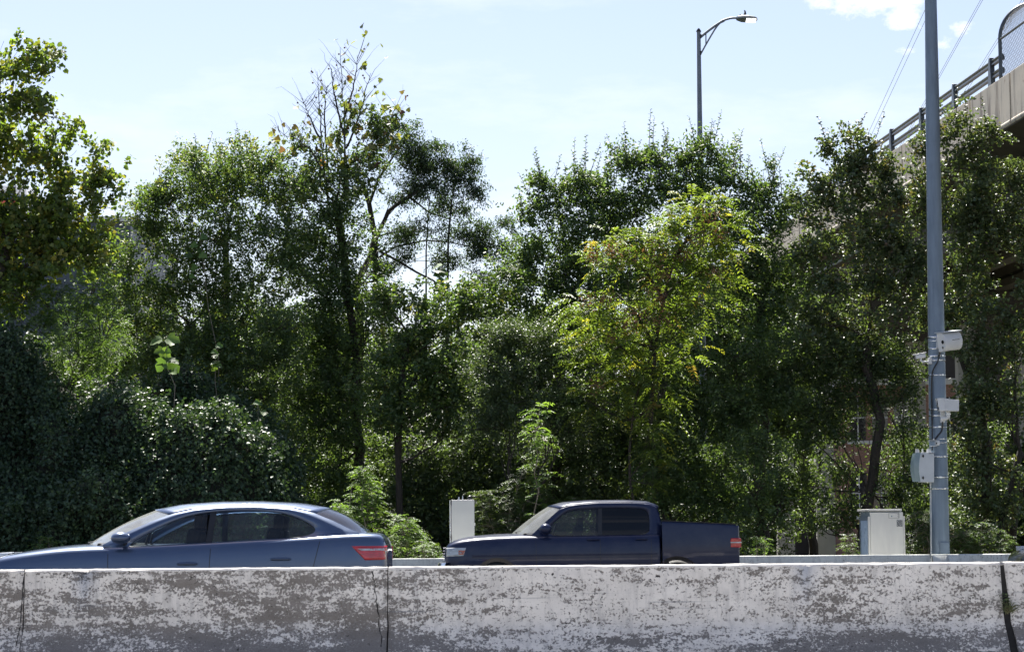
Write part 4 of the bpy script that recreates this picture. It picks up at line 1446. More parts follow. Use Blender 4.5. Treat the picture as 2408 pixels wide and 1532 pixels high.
wx0, wx1 = at(20, 450, YW + 2).x, at(36, 450, YW + 2).x
mb = MB(); mb.box(((wx0 + wx1) / 2, YW + 1.99, at(30, 450, YW + 2).z), (wx1 - wx0, .06, .28)); mb.build('window', M['darkglass'], up_)

M['brick'], nt, b = newmat('red_brick_wall')
tcn = nt.nodes.new('ShaderNodeTexCoord')
mp = N(nt, 'ShaderNodeMapping'); mp.inputs['Rotation'].default_value = (R(90), 0, 0); L(nt, tcn.outputs['Object'], mp.inputs[0])
bk = N(nt, 'ShaderNodeTexBrick', ins={'Scale': 4.5, 'Color1': (.33, .17, .125, 1), 'Color2': (.25, .12, .09, 1), 'Mortar': (.35, .32, .29, 1), 'Mortar Size': .018}); L(nt, mp.outputs[0], bk.inputs['Vector'])
L(nt, bk.outputs['Color'], b.inputs['Base Color']); b.inputs['Roughness'].default_value = .9
YK = 102.0
kx0, kx1 = at(1985, 1300, YK).x, at(2330, 1300, YK).x
kz = at(2070, 905, YK).z
bkb = empty('brick_building', ((kx0 + kx1) / 2, YK + 5, 0), 'red brick building with dark windows seen through gaps left of the camera pole', 'building')
mb = MB(); mb.box(((kx0 + kx1) / 2, YK + 5, kz / 2), (kx1 - kx0, 10, kz)); mb.build('wall', M['brick'], bkb)
mb = MB(); mb.box(((kx0 + kx1) / 2, YK + 5, kz + .12), (kx1 - kx0 + .4, 10.4, .24)); mb.build('roof', M['whitewall'], bkb)
for px_ in (2023, 2075, 2127, 2240, 2290):
    for zc_ in (2.9, 5.9):
        c0 = at(px_, 1290, YK).x
        mb = MB(); mb.box((c0, YK - .005, zc_ + .2), (.62, .05, 1.7)); f = mb.build('window', M['darkglass'], bkb)
        mb = MB(); mb.box((c0, YK - .03, zc_ - .73), (.85, .16, .14)); mb.build('sill', M['whitewall'], f)
        mb = MB(); mb.box((c0, YK - .035, zc_ + .25), (.62, .03, .05)); mb.box((c0, YK - .036, zc_ + .2), (.05, .03, 1.7)); mb.build('frame', M['whitewall'], f)
# ------------------------------------------------------------------ vegetation
def srgb(r, g, b):
    def f(c):
        c /= 255
        return c / 12.92 if c <= .04045 else ((c + .055) / 1.055) ** 2.4
    return (f(r), f(g), f(b))


# leaf colours; the dark palette has the understory shade put in
PAL = dict(
    elm=[((.046, .090, .030), 6), ((.062, .115, .036), 4), ((.032, .062, .026), 2), ((.10, .15, .035), 1)],
    dark=[((.034, .064, .024), 6), ((.046, .082, .027), 4), ((.065, .105, .03), 1.8)],
    poplar=[((.065, .11, .024), 5), ((.095, .14, .027), 4), ((.16, .165, .03), 1.8), ((.26, .21, .03), .6), ((.05, .085, .022), 3)],
    maple=[((.04, .082, .024), 5), ((.055, .105, .027), 4), ((.10, .145, .03), 1.3), ((.18, .17, .03), .3)],
    locust=[((.022, .046, .024), 6), ((.03, .06, .028), 4), ((.06, .10, .035), .7)],
    ailanthus=[((.08, .128, .028), 5), ((.115, .165, .032), 4), ((.20, .20, .035), .8), ((.055, .09, .024), 3.5), ((.17, .11, .04), .3)],
    sycamore=[((.08, .105, .03), 5), ((.07, .055, .03), 2), ((.13, .145, .035), 2), ((.10, .05, .035), .8)],
    pear=[((.044, .078, .03), 6), ((.058, .095, .034), 4), ((.085, .105, .03), 1.4), ((.09, .055, .028), .5)],
    vine=[((.022, .052, .026), 6), ((.032, .068, .03), 4), ((.05, .095, .032), 1.5)],
    weed=[((.06, .12, .03), 5), ((.09, .16, .035), 4), ((.045, .09, .025), 2)],
    young=[((.06, .12, .028), 4), ((.09, .155, .035), 2)])


def unit(v):
    return v / np.maximum(np.linalg.norm(v, axis=-1, keepdims=True), 1e-9)


class Crown:
    """gathers leaves (position, direction, normal, size, tint) and links them as one mesh"""
    DIAMOND = (np.array([(0, 0, 0), (.42, .5, .10), (1, 0, -.06), (.42, -.5, .10)], float), [(0, 1, 2), (0, 2, 3)])
    OVAL = (np.array([(0, 0, 0), (.22, .42, .07), (.62, .43, .08), (1, 0, -.05), (.62, -.43, .08), (.22, -.42, .07)], float), [(0, 1, 2, 3), (0, 3, 4, 5)])
    DELTA = (np.array([(0, 0, 0), (.06, .42, .05), (.45, .47, .08), (1, 0, -.06), (.45, -.47, .08), (.06, -.42, .05)], float), [(0, 1, 2, 3), (0, 3, 4, 5)])
    LOBED = (np.array([(0, 0, 0), (.02, .36, .04), (.34, .55, .10), (.42, .30, .03), (.70, .34, .05), (1, 0, -.08), (.70, -.34, .05), (.42, -.30, .03), (.34, -.55, .10), (.02, -.36, .04)], float),
             [(0, 1, 2, 3), (0, 3, 4, 5), (0, 5, 6, 7), (0, 7, 8, 9)])

    def __init__(s, pal, shape='OVAL', seed=0):
        s.rng = np.random.default_rng(seed)
        s.shape = getattr(Crown, shape)
        s.pal = PAL[pal]
        s.grey = {'ailanthus': .04, 'weed': .12, 'poplar': .12, 'young': .05}.get(pal, .18)
        s.P, s.D, s.Nn, s.S, s.C = [], [], [], [], []

    def tints(s, n, pal=None):
        pal = PAL[pal] if pal else s.pal
        w = np.array([p[1] for p in pal], float); w /= w.sum()
        c = np.array([p[0] for p in pal])[s.rng.choice(len(pal), n, p=w)]
        lum = c @ np.array([.25, .65, .1])
        g = s.grey
        c = c * (1 - g) + lum[:, None] * g
        return c * s.rng.uniform(.75, 1.85, (n, 1))

    def add(s, P, D, Nm, S, C):
        s.P.append(P); s.D.append(unit(D)); s.Nn.append(unit(Nm)); s.S.append(S); s.C.append(C)

    def count(s): return sum(len(p) for p in s.P)

    def sprays(s, C, D, tl, nl, size, ratio=.6, up=.55, droop=.25, tint=None, jit=.05, flat=1.0):
        """leafy twigs: nl leaves along each twig of length tl from C in direction D"""
        n = len(C)
        rng = s.rng
        D = unit(D)
        tt = rng.uniform(.05, 1, (n, nl))
        tl = tl * rng.uniform(.6, 1.25, (n, 1))
        sag = np.zeros((n, nl, 3)); sag[..., 2] = -droop * (tt * tl) ** 2
        P = C[:, None] + D[:, None] * (tt * tl)[..., None] + sag + rng.normal(0, jit, (n, nl, 3))
        side = unit(np.cross(D, unit(rng.normal(0, 1, (n, 3)) + np.array([0, 0, 1.2]))))
        sg = rng.choice([-1, 1], (n, nl, 1))
        LD = unit(side[:, None] * sg * rng.uniform(.5, 1.2, (n, nl, 1)) + D[:, None] * .6 + np.array([0, 0, -droop]) + rng.normal(0, .35, (n, nl, 3)))
        LN = unit(np.array([0, 0, up]) + rng.normal(0, .55, (n, nl, 3)) + D[:, None] * .15)
        LN = unit(LN - LD * (LN * LD).sum(-1, keepdims=True))
        sz = size * rng.uniform(.65, 1.25, (n, nl))
        cl = s.tints(n, tint) if tint or True else None
        leaf = s.tints(n * nl, tint).reshape(n, nl, 3)
        col = cl[:, None] * .55 + leaf * .45
        s.add(P.reshape(-1, 3), LD.reshape(-1, 3), LN.reshape(-1, 3), np.stack([sz, sz * ratio], -1).reshape(-1, 2), col.reshape(-1, 3))

    def blob(s, c, r, n, tl=.45, nl=16, size=.07, ratio=.6, shell=2.0, upbias=.35, clump=1.0, **kw):
        """n twigs spread through an ellipsoid, thicker towards its surface, pointing outward"""
        rng = s.rng
        u = unit(rng.normal(0, 1, (n, 3)))
        rad = rng.uniform(0, 1, (n, 1)) ** (1 / (3 * shell * .5 + .5))
        # leafy plumes on side branches, with gaps between them
        rad = rng.uniform(0, 1, (n, 1)) ** (1 / (3 * shell * .5 + .5))
        r = np.array(r)
        K = max(5, int(4.2 * math.pi * r[0] * r[2] * clump))
        uk = unit(rng.normal(0, 1, (K, 3)) + np.array([0, 0, .15]))
        pk = uk * (rng.uniform(.15, 1, (K, 1)) ** .55) * (1 + .12 * rng.normal(0, 1, (K, 1))) * r
        wk = rng.uniform(.35, 1.5, K); wk /= wk.sum()
        k = rng.choice(K, n, p=wk)
        sg = min(.30, .42 * r.mean())
        off = rng.normal(0, 1, (n, 3)) * np.array([sg, sg, sg * .62])
        # each plume runs outward and a little up
        off += uk[k] * rng.normal(0, sg * .8, (n, 1))
        C = np.array(c) + pk[k] + off
        D = unit(uk[k] * .9 + np.array([0, 0, upbias]) + rng.normal(0, .38, (n, 3)))
        s.sprays(C - D * tl * .45, D, tl, nl, size, ratio, **kw)
        return C

    def pinnate(s, C, D, length, pairs, size, ratio=.32, droop=.5, tint=None):
        """compound leaves: pairs of leaflets along a drooping stalk"""
        n = len(C)
        rng = s.rng
        D = unit(D)
        t = np.repeat(np.linspace(.15, 1, pairs), 2)
        sg = np.tile([-1, 1], pairs)
        ln = length * rng.uniform(.75, 1.2, (n, 1))
        P = C[:, None] + D[:, None] * (t * ln)[..., None]
        P[..., 2] -= droop * (t * ln) ** 2 / length
        P += rng.normal(0, .006, P.shape)
        side = unit(np.cross(D, np.array([0, 0, 1.0]) + rng.normal(0, .25, (n, 3))))
        LD = side[:, None] * sg[None, :, None] + D[:, None] * .45 + np.array([0, 0, -.35]) + rng.normal(0, .15, P.shape)
        LN = np.array([0, 0, 1.0]) + D[:, None] * .25 + rng.normal(0, .28, P.shape)
        LD = unit(LD); LN = unit(LN - LD * (LN * LD).sum(-1, keepdims=True))
        sz = size * rng.uniform(.8, 1.15, (n, 2 * pairs)) * (1 - .35 * np.abs(t - .5))
        col = s.tints(n, tint)[:, None] * .75 + s.tints(n * 2 * pairs, tint).reshape(n, 2 * pairs, 3) * .25
        s.add(P.reshape(-1, 3), LD.reshape(-1, 3), LN.reshape(-1, 3), np.stack([sz, sz * ratio], -1).reshape(-1, 2), col.reshape(-1, 3))

    def build(s, name, mat, parent):
        P = np.concatenate(s.P); D = np.concatenate(s.D); Nn = np.concatenate(s.Nn); S = np.concatenate(s.S); C = np.concatenate(s.C)
        keep = P[:, 2] > .05
        P, D, Nn, S, C = P[keep], D[keep], Nn[keep], S[keep], C[keep]
        B = np.cross(Nn, D)
        T, faces = s.shape
        k = len(T)
        V = P[:, None] + D[:, None] * (T[None, :, 0:1] * S[:, None, 0:1]) + B[:, None] * (T[None, :, 1:2] * S[:, None, 1:2]) + Nn[:, None] * (T[None, :, 2:3] * S[:, None, 0:1])
        V = V.reshape(-1, 3) - np.array(ORIGIN[parent.name])
        n = len(P)
        loops = np.array([i for f in faces for i in f])
        lens = np.array([len(f) for f in faces])
        li = (loops[None] + (np.arange(n) * k)[:, None]).ravel().astype(np.int32)
        starts = np.concatenate([[0], np.cumsum(np.tile(lens, n))[:-1]]).astype(np.int32)
        me = bpy.data.meshes.new(name)
        me.vertices.add(n * k); me.vertices.foreach_set('co', V.astype(np.float32).ravel())
        me.loops.add(len(li)); me.loops.foreach_set('vertex_index', li)
        me.polygons.add(n * len(faces)); me.polygons.foreach_set('loop_start', starts)
        me.update(calc_edges=True)
        a = me.color_attributes.new('tint', 'FLOAT_COLOR', 'POINT')
        cc = np.ones((n, k, 4), np.float32); cc[..., :3] = C[:, None]
        a.data.foreach_set('color', cc.ravel())
        me.polygons.foreach_set('use_smooth', np.ones(n * len(faces), bool))
        me.materials.append(mat)
        return link_mesh(name, me, parent)


def limb(mb, a, b, r0, r1, rng, sag=.12, n=6, sides=6):
    a, b = np.array(a, float), np.array(b, float)
    Ln = np.linalg.norm(b - a)
    pts = []
    w = rng.normal(0, .055 * Ln, 3)
    for t in np.linspace(0, 1, n + 1):
        p = a + (b - a) * t
        p = p + w * math.sin(math.pi * t) + np.array([0, 0, sag * Ln * (t * (1 - t))])
        p = p + (rng.normal(0, .012 * Ln, 3) if 0 < t < 1 else 0)
        pts.append(Vector(p))
    mb.tube(pts, [r0 + (r1 - r0) * t for t in np.linspace(0, 1, n + 1)], sides, cap=False)
    return [np.array(p) for p in pts]


LEAFCOUNT = 0
DENS = 1.7


def tree(name, label, cat, group, Y, base_px, blobs, pal, shape='OVAL', size=.075, ratio=.6, lai=3.0, tl=.45, nl=14, trunk_r=.12, depth=.8, mat='leaf', seed=0,
         fork=.35, shoots=0, mode='spray', bark='bark', up=.55, droop=.25, shell=2.0, twigs=.10, jit=.05, trunk_top=None, stems=1, upbias=.35, extra=None, pin=(.42, 9)):
    """blobs: (px, py, rx, ry[, dY]) clumps of the crown, read off the photograph at distance Y and given depth."""
    global LEAFCOUNT
    rng = np.random.default_rng(100 + seed)
    nl = int(nl * 1.3); tl *= .88
    if group == TREES: depth *= .55; lai *= .78
    if group == UND: lai *= 1.25
    sc = Y / F
    base = at(base_px, 1300, Y); base.z = 0
    root = empty(name, base, label, cat, group)
    cr = Crown(pal, shape, seed)
    tb = MB()
    C3 = []
    for bl in blobs:
        px, py, rx, ry = bl[:4]
        dY = bl[4] if len(bl) > 4 else rng.uniform(-.5, .5) * min(rx, ry) * sc * .8
        Yb = Y + dY
        c = at(px, py, Yb); s2 = Yb / F
        C3.append((np.array(c), np.array((rx * s2, depth * .5 * (rx + ry) * s2, ry * s2))))
    # trunk and limbs: every clump is reached from the nearest wood below it
    ztop = max(c[2] for c, r in C3)
    for k in range(stems):
        b0 = np.array(base) + (np.array([rng.uniform(-.7, .7), rng.uniform(-.5, .5), 0]) * (stems > 1))
        fk = np.array(at(trunk_top[0], trunk_top[1], Y)) if trunk_top else np.array(base) + np.array([rng.uniform(-.3, .3), 0, ztop * fork * rng.uniform(.8, 1.1)])
        if stems > 1 and trunk_top is None: fk = fk + np.array([rng.uniform(-.6, .6), 0, 0])
        spine = limb(tb, b0, fk, trunk_r, trunk_r * .75, rng, 0, 8, 8)
        nodes = [(q, trunk_r * .62, 0) for q in spine[3:]]
        mine = C3 if stems == 1 else C3[k::stems]
        for c, r in sorted(mine, key=lambda a: np.linalg.norm(a[0] - fk)):
            tgt = c - np.array([0, 0, r[2] * .2])
            best = min(nodes, key=lambda nd: np.linalg.norm(nd[0] - tgt) + 1.6 * max(0, nd[0][2] - tgt[2] + .3) + .35 * nd[2])
            Ld = np.linalg.norm(best[0] - tgt)
            r0 = min(best[1] * .72, .02 + .018 * Ld)
            q = limb(tb, best[0], tgt, r0, max(r0 * .35, .007), rng, .08, 7, 6)
            nodes += [(q[i], r0 + (r0 * .35 - r0) * i / 7, best[2] + 1) for i in (3, 5, 7)]
            for j in range(5):
                u = unit(rng.normal(0, 1, 3) + np.array([0, 0, .6]))
                limb(tb, q[rng.integers(3, len(q))], c + u * r * .85, min(.014, r0 * .6), .004, rng, .06, 4, 4)
    for c, r in C3:
        area = math.pi * r[0] * r[2]
        if mode == 'spray':
            n = max(6, int(DENS * lai * area / (size * size * ratio * .62 * nl)))
            CC = cr.blob(c, r, n, tl, nl, size, ratio, shell=shell, up=up, droop=droop, jit=jit, upbias=upbias)
        else:
            Lp, pairs = pin
            n = max(4, int(DENS * lai * area / (size * size * ratio * .62 * 2 * pairs)))
            u = unit(rng.normal(0, 1, (n, 3)))
            rad = rng.uniform(.25, 1, (n, 1)) ** .5
            CC = c + u * rad * r
            cr.pinnate(CC, u * np.array([1, 1, .4]) + np.array([0, 0, .35]) + rng.normal(0, .35, (n, 3)), Lp, pairs, size, ratio)
        if twigs:
            m = int(len(CC) * twigs)
            idx = rng.choice(len(CC), min(m, 160), replace=False)
            for i in idx:
                p = CC[i]; q = c + (p - c) * .35 - np.array([0, 0, .1])
                limb(tb, q, p, .011, .004, rng, .05, 3, 4)
    # upright leafy shoots standing out of the crown's top
    if shoots:
        order = sorted(C3, key=lambda a: -a[0][2] - a[1][2])[:max(3, len(C3) // 2)]
        for k in range(shoots):
            c, r = order[k % len(order)]
            a = rng.uniform(-1, 1)
            p0 = c + np.array([r[0] * a * .9, rng.uniform(-.5, .5) * r[1], r[2] * math.sqrt(max(0, 1 - (a * .9) ** 2)) * .82])
            h = rng.uniform(.3, .8)
            d = unit(np.array([a * .35 + rng.normal(0, .12), rng.normal(0, .12), 1]))
            p1 = p0 + d * h
            tb.tube([Vector(p0 - d * .4), Vector(p0), Vector(p1)], [.012, .008, .003], 5)
            nn = int(h / .030)
            t = np.linspace(0, 1, nn)[:, None]
            P = p0 + (p1 - p0) * t
            ang = np.arange(nn) * 2.4 + rng.uniform(0, 6)
            LD = np.stack([np.cos(ang), np.sin(ang), np.full(nn, .35)], 1)
            LN = np.stack([rng.normal(0, .5, nn), rng.normal(-.7, .6, nn), np.full(nn, .7)], 1)
            LD = unit(LD); LN = unit(LN - LD * (LN * LD).sum(-1, keepdims=True))
            sz = size * 1.15 * rng.uniform(.75, 1.15, nn) * (1.1 - .5 * t[:, 0])
            cr.add(P, LD, LN, np.stack([sz, sz * ratio], 1), cr.tints(nn))
    if extra: extra(root, cr, tb, rng)
    tb.build('trunk', M[bark], root, smooth=True)
    cr.build('crown', M[mat], root)
    LEAFCOUNT += cr.count()
    return root


TREES = 'trees lining the far side of the road'
UND = 'shrubby trees in the shade under the tall crowns'

# ---- poplar at the left edge
tree('poplar_tree', 'tall yellow-green poplar with big rounded leaves at the left picture edge', 'tree', TREES, 57, -60,
     [(10, 150, 60, 70), (70, 140, 55, 55), (118, 165, 28, 60), (40, 240, 90, 60), (110, 245, 26, 40), (0, 330, 80, 80), (75, 360, 60, 60), (150, 300, 36, 52), (150, 375, 48, 55), (225, 365, 34, 46), (225, 430, 55, 50), (262, 425, 26, 50),
      (30, 460, 90, 70), (130, 470, 80, 60), (235, 490, 62, 40), (20, 560, 90, 70), (110, 570, 90, 60), (190, 560, 60, 50), (10, 650, 60, 40), (110, 640, 80, 45), (-60, 300, 90, 200), (-60, 560, 90, 160), (40, 610, 90, 60), (130, 600, 80, 50), (205, 600, 70, 50), (50, 690, 90, 40), (120, 520, 70, 50), (30, 520, 70, 50)],
     'poplar', 'DELTA', .105, .92, lai=2.75, tl=.5, nl=12, trunk_r=.2, seed=1, trunk_top=(20, 545), up=.2, droop=.5, twigs=.06, depth=.85, mat='leafthin')
# ---- feathery young tree beneath it
tree('honey_locust_tree', 'feathery pale green small tree below the poplar, in front of the blue grey wall', 'tree', TREES, 56.5, 95,
     [(60, 690, 60, 40), (125, 720, 45, 55), (40, 740, 30, 30), (170, 760, 60, 70), (95, 770, 40, 50), (210, 690, 60, 50), (190, 830, 70, 60), (240, 790, 60, 80)], 'weed', 'DIAMOND', .055, .42, lai=2.6, mode='pin', pin=(.30, 8), trunk_r=.06, seed=2, mat='leaf', fork=.5)
# ---- maple group left of centre
tree('maple_tree', 'broad dark maple left of centre, between the poplar and the sycamore', 'tree', TREES, 61, 430,
     [(375, 440, 50, 52), (385, 480, 80, 60), (460, 400, 55, 48), (450, 470, 80, 70), (540, 395, 60, 48), (520, 450, 90, 70), (600, 410, 55, 55), (640, 390, 42, 45), (690, 430, 40, 55), (685, 520, 40, 60), (690, 620, 40, 60), (660, 450, 50, 60), (330, 540, 60, 60), (420, 570, 110, 80), (530, 560, 100, 80),
      (610, 520, 60, 60), (640, 600, 70, 70), (300, 620, 70, 70), (380, 680, 110, 80), (500, 680, 110, 90), (600, 690, 80, 80), (250, 700, 70, 80), (320, 780, 90, 70), (430, 790, 100, 70), (540, 790, 90, 80)],
     'maple', 'DIAMOND', .085, .55, lai=2.7, tl=.42, nl=15, trunk_r=.16, seed=3, shoots=6, up=.45, trunk_top=(450, 760), depth=1.0)
tree('maple_tree', 'lighter yellow-tinged maple crown on top of the tree mass, left of the sycamore', 'tree', TREES, 63, 520,
     [(440, 385, 32, 38), (480, 372, 40, 32), (545, 372, 42, 30), (600, 372, 36, 36), (650, 372, 34, 34), (560, 430, 70, 40), (480, 430, 60, 40)],
     'poplar', 'DIAMOND', .085, .55, lai=2.2, tl=.4, nl=13, trunk_r=.1, seed=4, shoots=4, depth=1.0, trunk_top=(530, 560))


# ---- sycamore: vine hung trunk with a thin, half bare top
def syc_extra(root, cr, tb, rng):
    stems_ = [((808, 470), (812, 300), (806, 215), (800, 112), 62.0), ((772, 480), (755, 330), (752, 260), (745, 168), 62.3), ((812, 330), (790, 240), (782, 190), (775, 150), 61.8), ((815, 350), (845, 270), (860, 215), (872, 172), 62.2), ((755, 330), (735, 290), (722, 262), (712, 238), 62.4),
              ((815, 400), (880, 330), (915, 280), (945, 262), 62.0), ((775, 430), (730, 350), (690, 322), (655, 318), 61.7), ((800, 300), (828, 220), (838, 170), (840, 130), 62.1), ((770, 400), (762, 300), (765, 230), (770, 200), 62.6)]
    small = []
    for st in stems_:
        Ys = st[-1]
        P = [np.array(at(x, y, Ys)) for x, y in st[:-1]]
        Q = []
        for i in range(len(P) - 1):
            for t in np.linspace(0, 1, 5, endpoint=False): Q.append(P[i] + (P[i + 1] - P[i]) * t + rng.normal(0, .012, 3))
        Q.append(P[-1])
        tb.tube([Vector(q) for q in Q], list(np.linspace(.028, .004, len(Q))), 6, cap=False)
        for k in range(18):
            i = rng.integers(3, len(Q) - 1)
            a = Q[i]
            d = unit(np.array([rng.choice([-1, 1]) * rng.uniform(.25, .9), rng.normal(0, .5), rng.uniform(.5, 1.2)]))
            b_ = a + d * rng.uniform(.25, .75)
            tb.tube([Vector(a), Vector((a + b_) / 2 + rng.normal(0, .02, 3)), Vector(b_)], [.007, .0045, .0025], 4, cap=False)
            small.append((b_, d))
            if rng.random() < .6:
                e = b_ + unit(d + rng.normal(0, .5, 3)) * .2
                tb.tube([Vector(b_), Vector(e)], [.003, .002], 3, cap=False); small.append((e, d))
    # large ragged leaves, few on the left stems, more on the right
    pts = []
    for p, d in small:
        pxx = p[0] / 62 * F + CX
        if rng.random() < (.62 if pxx > 806 else .05): pts.append((p, d))
    P = np.array([p for p, d in pts]); n = len(P)
    lob = Crown('sycamore', 'LOBED', 77)
    P = np.concatenate([P + rng.normal(0, .05, P.shape) for _ in range(1)]); n = len(P)
    LD = unit(rng.normal(0, .6, (n, 3)) + np.array([0, 0, -.6])); LN = unit(rng.normal(0, 1, (n, 3))); LN = unit(LN - LD * (LN * LD).sum(-1, keepdims=True))
    sz = rng.uniform(.10, .19, n)
    lob.add(P, LD, LN, np.stack([sz, sz * .95], 1), lob.tints(n))
    # clumps of brown and green leaves lower down
    for (x, y, k) in ((690, 330, 16), (720, 318, 14), (665, 322, 10), (880, 300, 18), (900, 265, 14), (870, 335, 18), (830, 300, 22), (800, 330, 22), (845, 250, 10), (760, 350, 14), (820, 380, 20), (880, 400, 16), (930, 300, 12), (780, 420, 18), (905, 330, 16), (740, 390, 14)):
        c = np.array(at(x, y, 62)); m = k
        P = c + rng.normal(0, .22, (m, 3))
        LD = unit(rng.normal(0, .6, (m, 3)) + np.array([0, 0, -.7])); LN = unit(rng.normal(0, 1, (m, 3))); LN = unit(LN - LD * (LN * LD).sum(-1, keepdims=True))
        sz = rng.uniform(.11, .2, m)
        lob.add(P, LD, LN, np.stack([sz, sz * .95], 1), lob.tints(m))
    lob.build('large_leaves', M['leaf'], root)
    # hanging seed balls
    for p, d in small:
        if rng.random() < .13:
            mb = MB(); mb.sphere(p + np.array([rng.normal(0, .05), 0, -.09]), .024, 8, 6)
            mb.build('seed_ball', M['seed'], root, smooth=True)
tree('sycamore_tree', 'tallest tree, a sycamore with a thin half bare top and a vine-hung trunk', 'tree', TREES, 62, 790,
     [(830, 255, 20, 26), (852, 292, 28, 28), (800, 310, 24, 26), (905, 285, 28, 28), (700, 330, 40, 20), (740, 370, 40, 40), (800, 400, 70, 50), (870, 380, 50, 40), (900, 300, 34, 34), (940, 290, 26, 26), (760, 440, 70, 50), (710, 450, 40, 60), (830, 470, 60, 50), (770, 520, 90, 60), (820, 570, 70, 60), (730, 570, 60, 70), (785, 640, 80, 70), (840, 660, 50, 60),
      (720, 660, 60, 70), (775, 730, 90, 70), (700, 760, 70, 80), (790, 820, 90, 80), (720, 850, 80, 80), (860, 760, 60, 80), (790, 920, 100, 80), (700, 940, 80, 80), (780, 1020, 100, 90), (690, 1050, 80, 90), (770, 1120, 100, 70), (795, 500, 34, 60, -.35), (788, 600, 36, 60, -.4), (790, 700, 40, 60, -.4), (786, 800, 44, 60, -.45), (790, 900, 46, 60, -.45), (792, 1000, 46, 60, -.45), (790, 1090, 46, 60, -.45), (884, 620, 22, 50, .9), (884, 720, 26, 60, .9), (884, 820, 30, 60, .9)],
     'elm', 'DIAMOND', .08, .6, lai=2.5, tl=.4, nl=14, trunk_r=.12, seed=5, trunk_top=(790, 480), extra=syc_extra, depth=.9, twigs=.05)


# ---- black locust right of the sycamore, with sky through it
def loc_extra(root, cr, tb, rng):
    for P, r0, r1 in (([(884, 720), (882, 560), (868, 480), (852, 430), (830, 410)], .085, .04), ([(884, 560), (915, 495), (960, 462), (1000, 440), (1040, 405)], .06, .02), ([(868, 480), (890, 420), (930, 360), (960, 320)], .045, .012), ([(1050, 900), (1052, 700), (1054, 560), (1062, 470), (1072, 420)], .04, .012),
                      ([(960, 462), (985, 480), (1010, 500), (1070, 520)], .03, .01), ([(1003, 860), (1002, 700), (1002, 590), (1005, 540), (1010, 460)], .028, .012), ([(884, 610), (930, 580), (1000, 565), (1060, 570), (1130, 585)], .03, .012), ([(882, 585), (930, 610), (980, 640), (1020, 660), (1060, 700)], .035, .02)):
        Q = [at(x, y, 63.5 + rng.normal(0, .2)) for x, y in P]
        tb.tube(Q, list(np.linspace(r0, r1, len(Q))), 7, cap=False)
tree('black_locust_tree', 'airy dark locust with hanging feathery foliage and visible limbs, right of the sycamore', 'tree', TREES, 63.5, 884,
     [(925, 320, 34, 40), (950, 330, 34, 40), (985, 350, 34, 30), (1020, 345, 36, 22), (965, 395, 50, 34), (1030, 385, 50, 30), (1085, 390, 34, 34), (1112, 372, 24, 26), (1070, 430, 55, 24), (1110, 445, 24, 40), (985, 440, 40, 26), (940, 470, 30, 26), (1040, 490, 50, 22), (1090, 480, 30, 24), (1000, 540, 70, 26), (950, 540, 40, 26),
      (1080, 560, 60, 30), (1140, 530, 40, 26), (1185, 520, 38, 18), (1130, 590, 50, 34), (1185, 585, 32, 30), (1050, 610, 50, 26), (960, 600, 26, 18), (1150, 650, 60, 34), (905, 640, 34, 40), (1010, 440, 60, 30), (960, 365, 30, 22), (1060, 385, 30, 18), (1000, 405, 34, 18), (1100, 420, 24, 16)],
     'locust', 'DIAMOND', .072, .40, lai=3.0, tl=.45, nl=16, droop=1.0, up=.35, upbias=.1, trunk_r=.11, seed=6, trunk_top=(882, 560), extra=loc_extra, depth=.9, twigs=.12)

# ---- elms right of centre, with upright shoots
tree('elm_tree', 'leafy green elm right of the sky gap, with upright shoots on top', 'tree', TREES, 60, 1330,
     [(1285, 430, 40, 45), (1270, 480, 45, 45), (1340, 440, 45, 50), (1380, 420, 32, 52), (1390, 480, 55, 60), (1320, 510, 70, 60), (1255, 560, 40, 60), (1310, 590, 80, 60), (1390, 580, 70, 70), (1270, 650, 60, 70), (1360, 670, 90, 70), (1280, 740, 70, 60), (1390, 760, 80, 60), (1220, 700, 40, 50), (1428, 430, 34, 45), (1432, 520, 46, 60), (1240, 510, 26, 34), (1235, 620, 40, 50)],
     'elm', 'OVAL', .082, .58, lai=2.7, tl=.45, nl=14, trunk_r=.13, seed=7, shoots=22, depth=1.0, trunk_top=(1340, 700))
tree('elm_tree', 'highest elm right of centre, in front of the street lamp post', 'tree', TREES, 60.5, 1570,
     [(1480, 400, 42, 52), (1530, 370, 36, 55), (1520, 430, 60, 60), (1590, 390, 50, 48), (1570, 450, 70, 60), (1660, 365, 46, 52), (1640, 430, 70, 60), (1705, 400, 38, 45), (1460, 480, 50, 60), (1500, 540, 70, 60), (1600, 530, 90, 70), (1690, 500, 70, 70), (1550, 620, 90, 70), (1650, 620, 90, 80), (1450, 600, 50, 60), (1480, 690, 70, 70), (1600, 730, 100, 80)],
     'elm', 'OVAL', .082, .58, lai=2.7, tl=.45, nl=14, trunk_r=.15, seed=8, shoots=30, depth=1.0, trunk_top=(1580, 720))
tree('elm_tree', 'lower elm sloping down to the notch between the street lamp and the pear trees', 'tree', TREES, 60, 1780,
     [(1745, 430, 40, 45), (1790, 440, 40, 45), (1815, 420, 18, 42), (1840, 465, 34, 40), (1770, 500, 60, 60), (1830, 530, 60, 50), (1740, 570, 70, 70), (1820, 610, 80, 70), (1750, 660, 80, 70), (1850, 690, 70, 70), (1890, 600, 40, 50), (1780, 760, 90, 70)],
     'elm', 'OVAL', .082, .58, lai=2.7, tl=.45, nl=14, trunk_r=.12, seed=9, shoots=14, depth=1.0, trunk_top=(1790, 720))


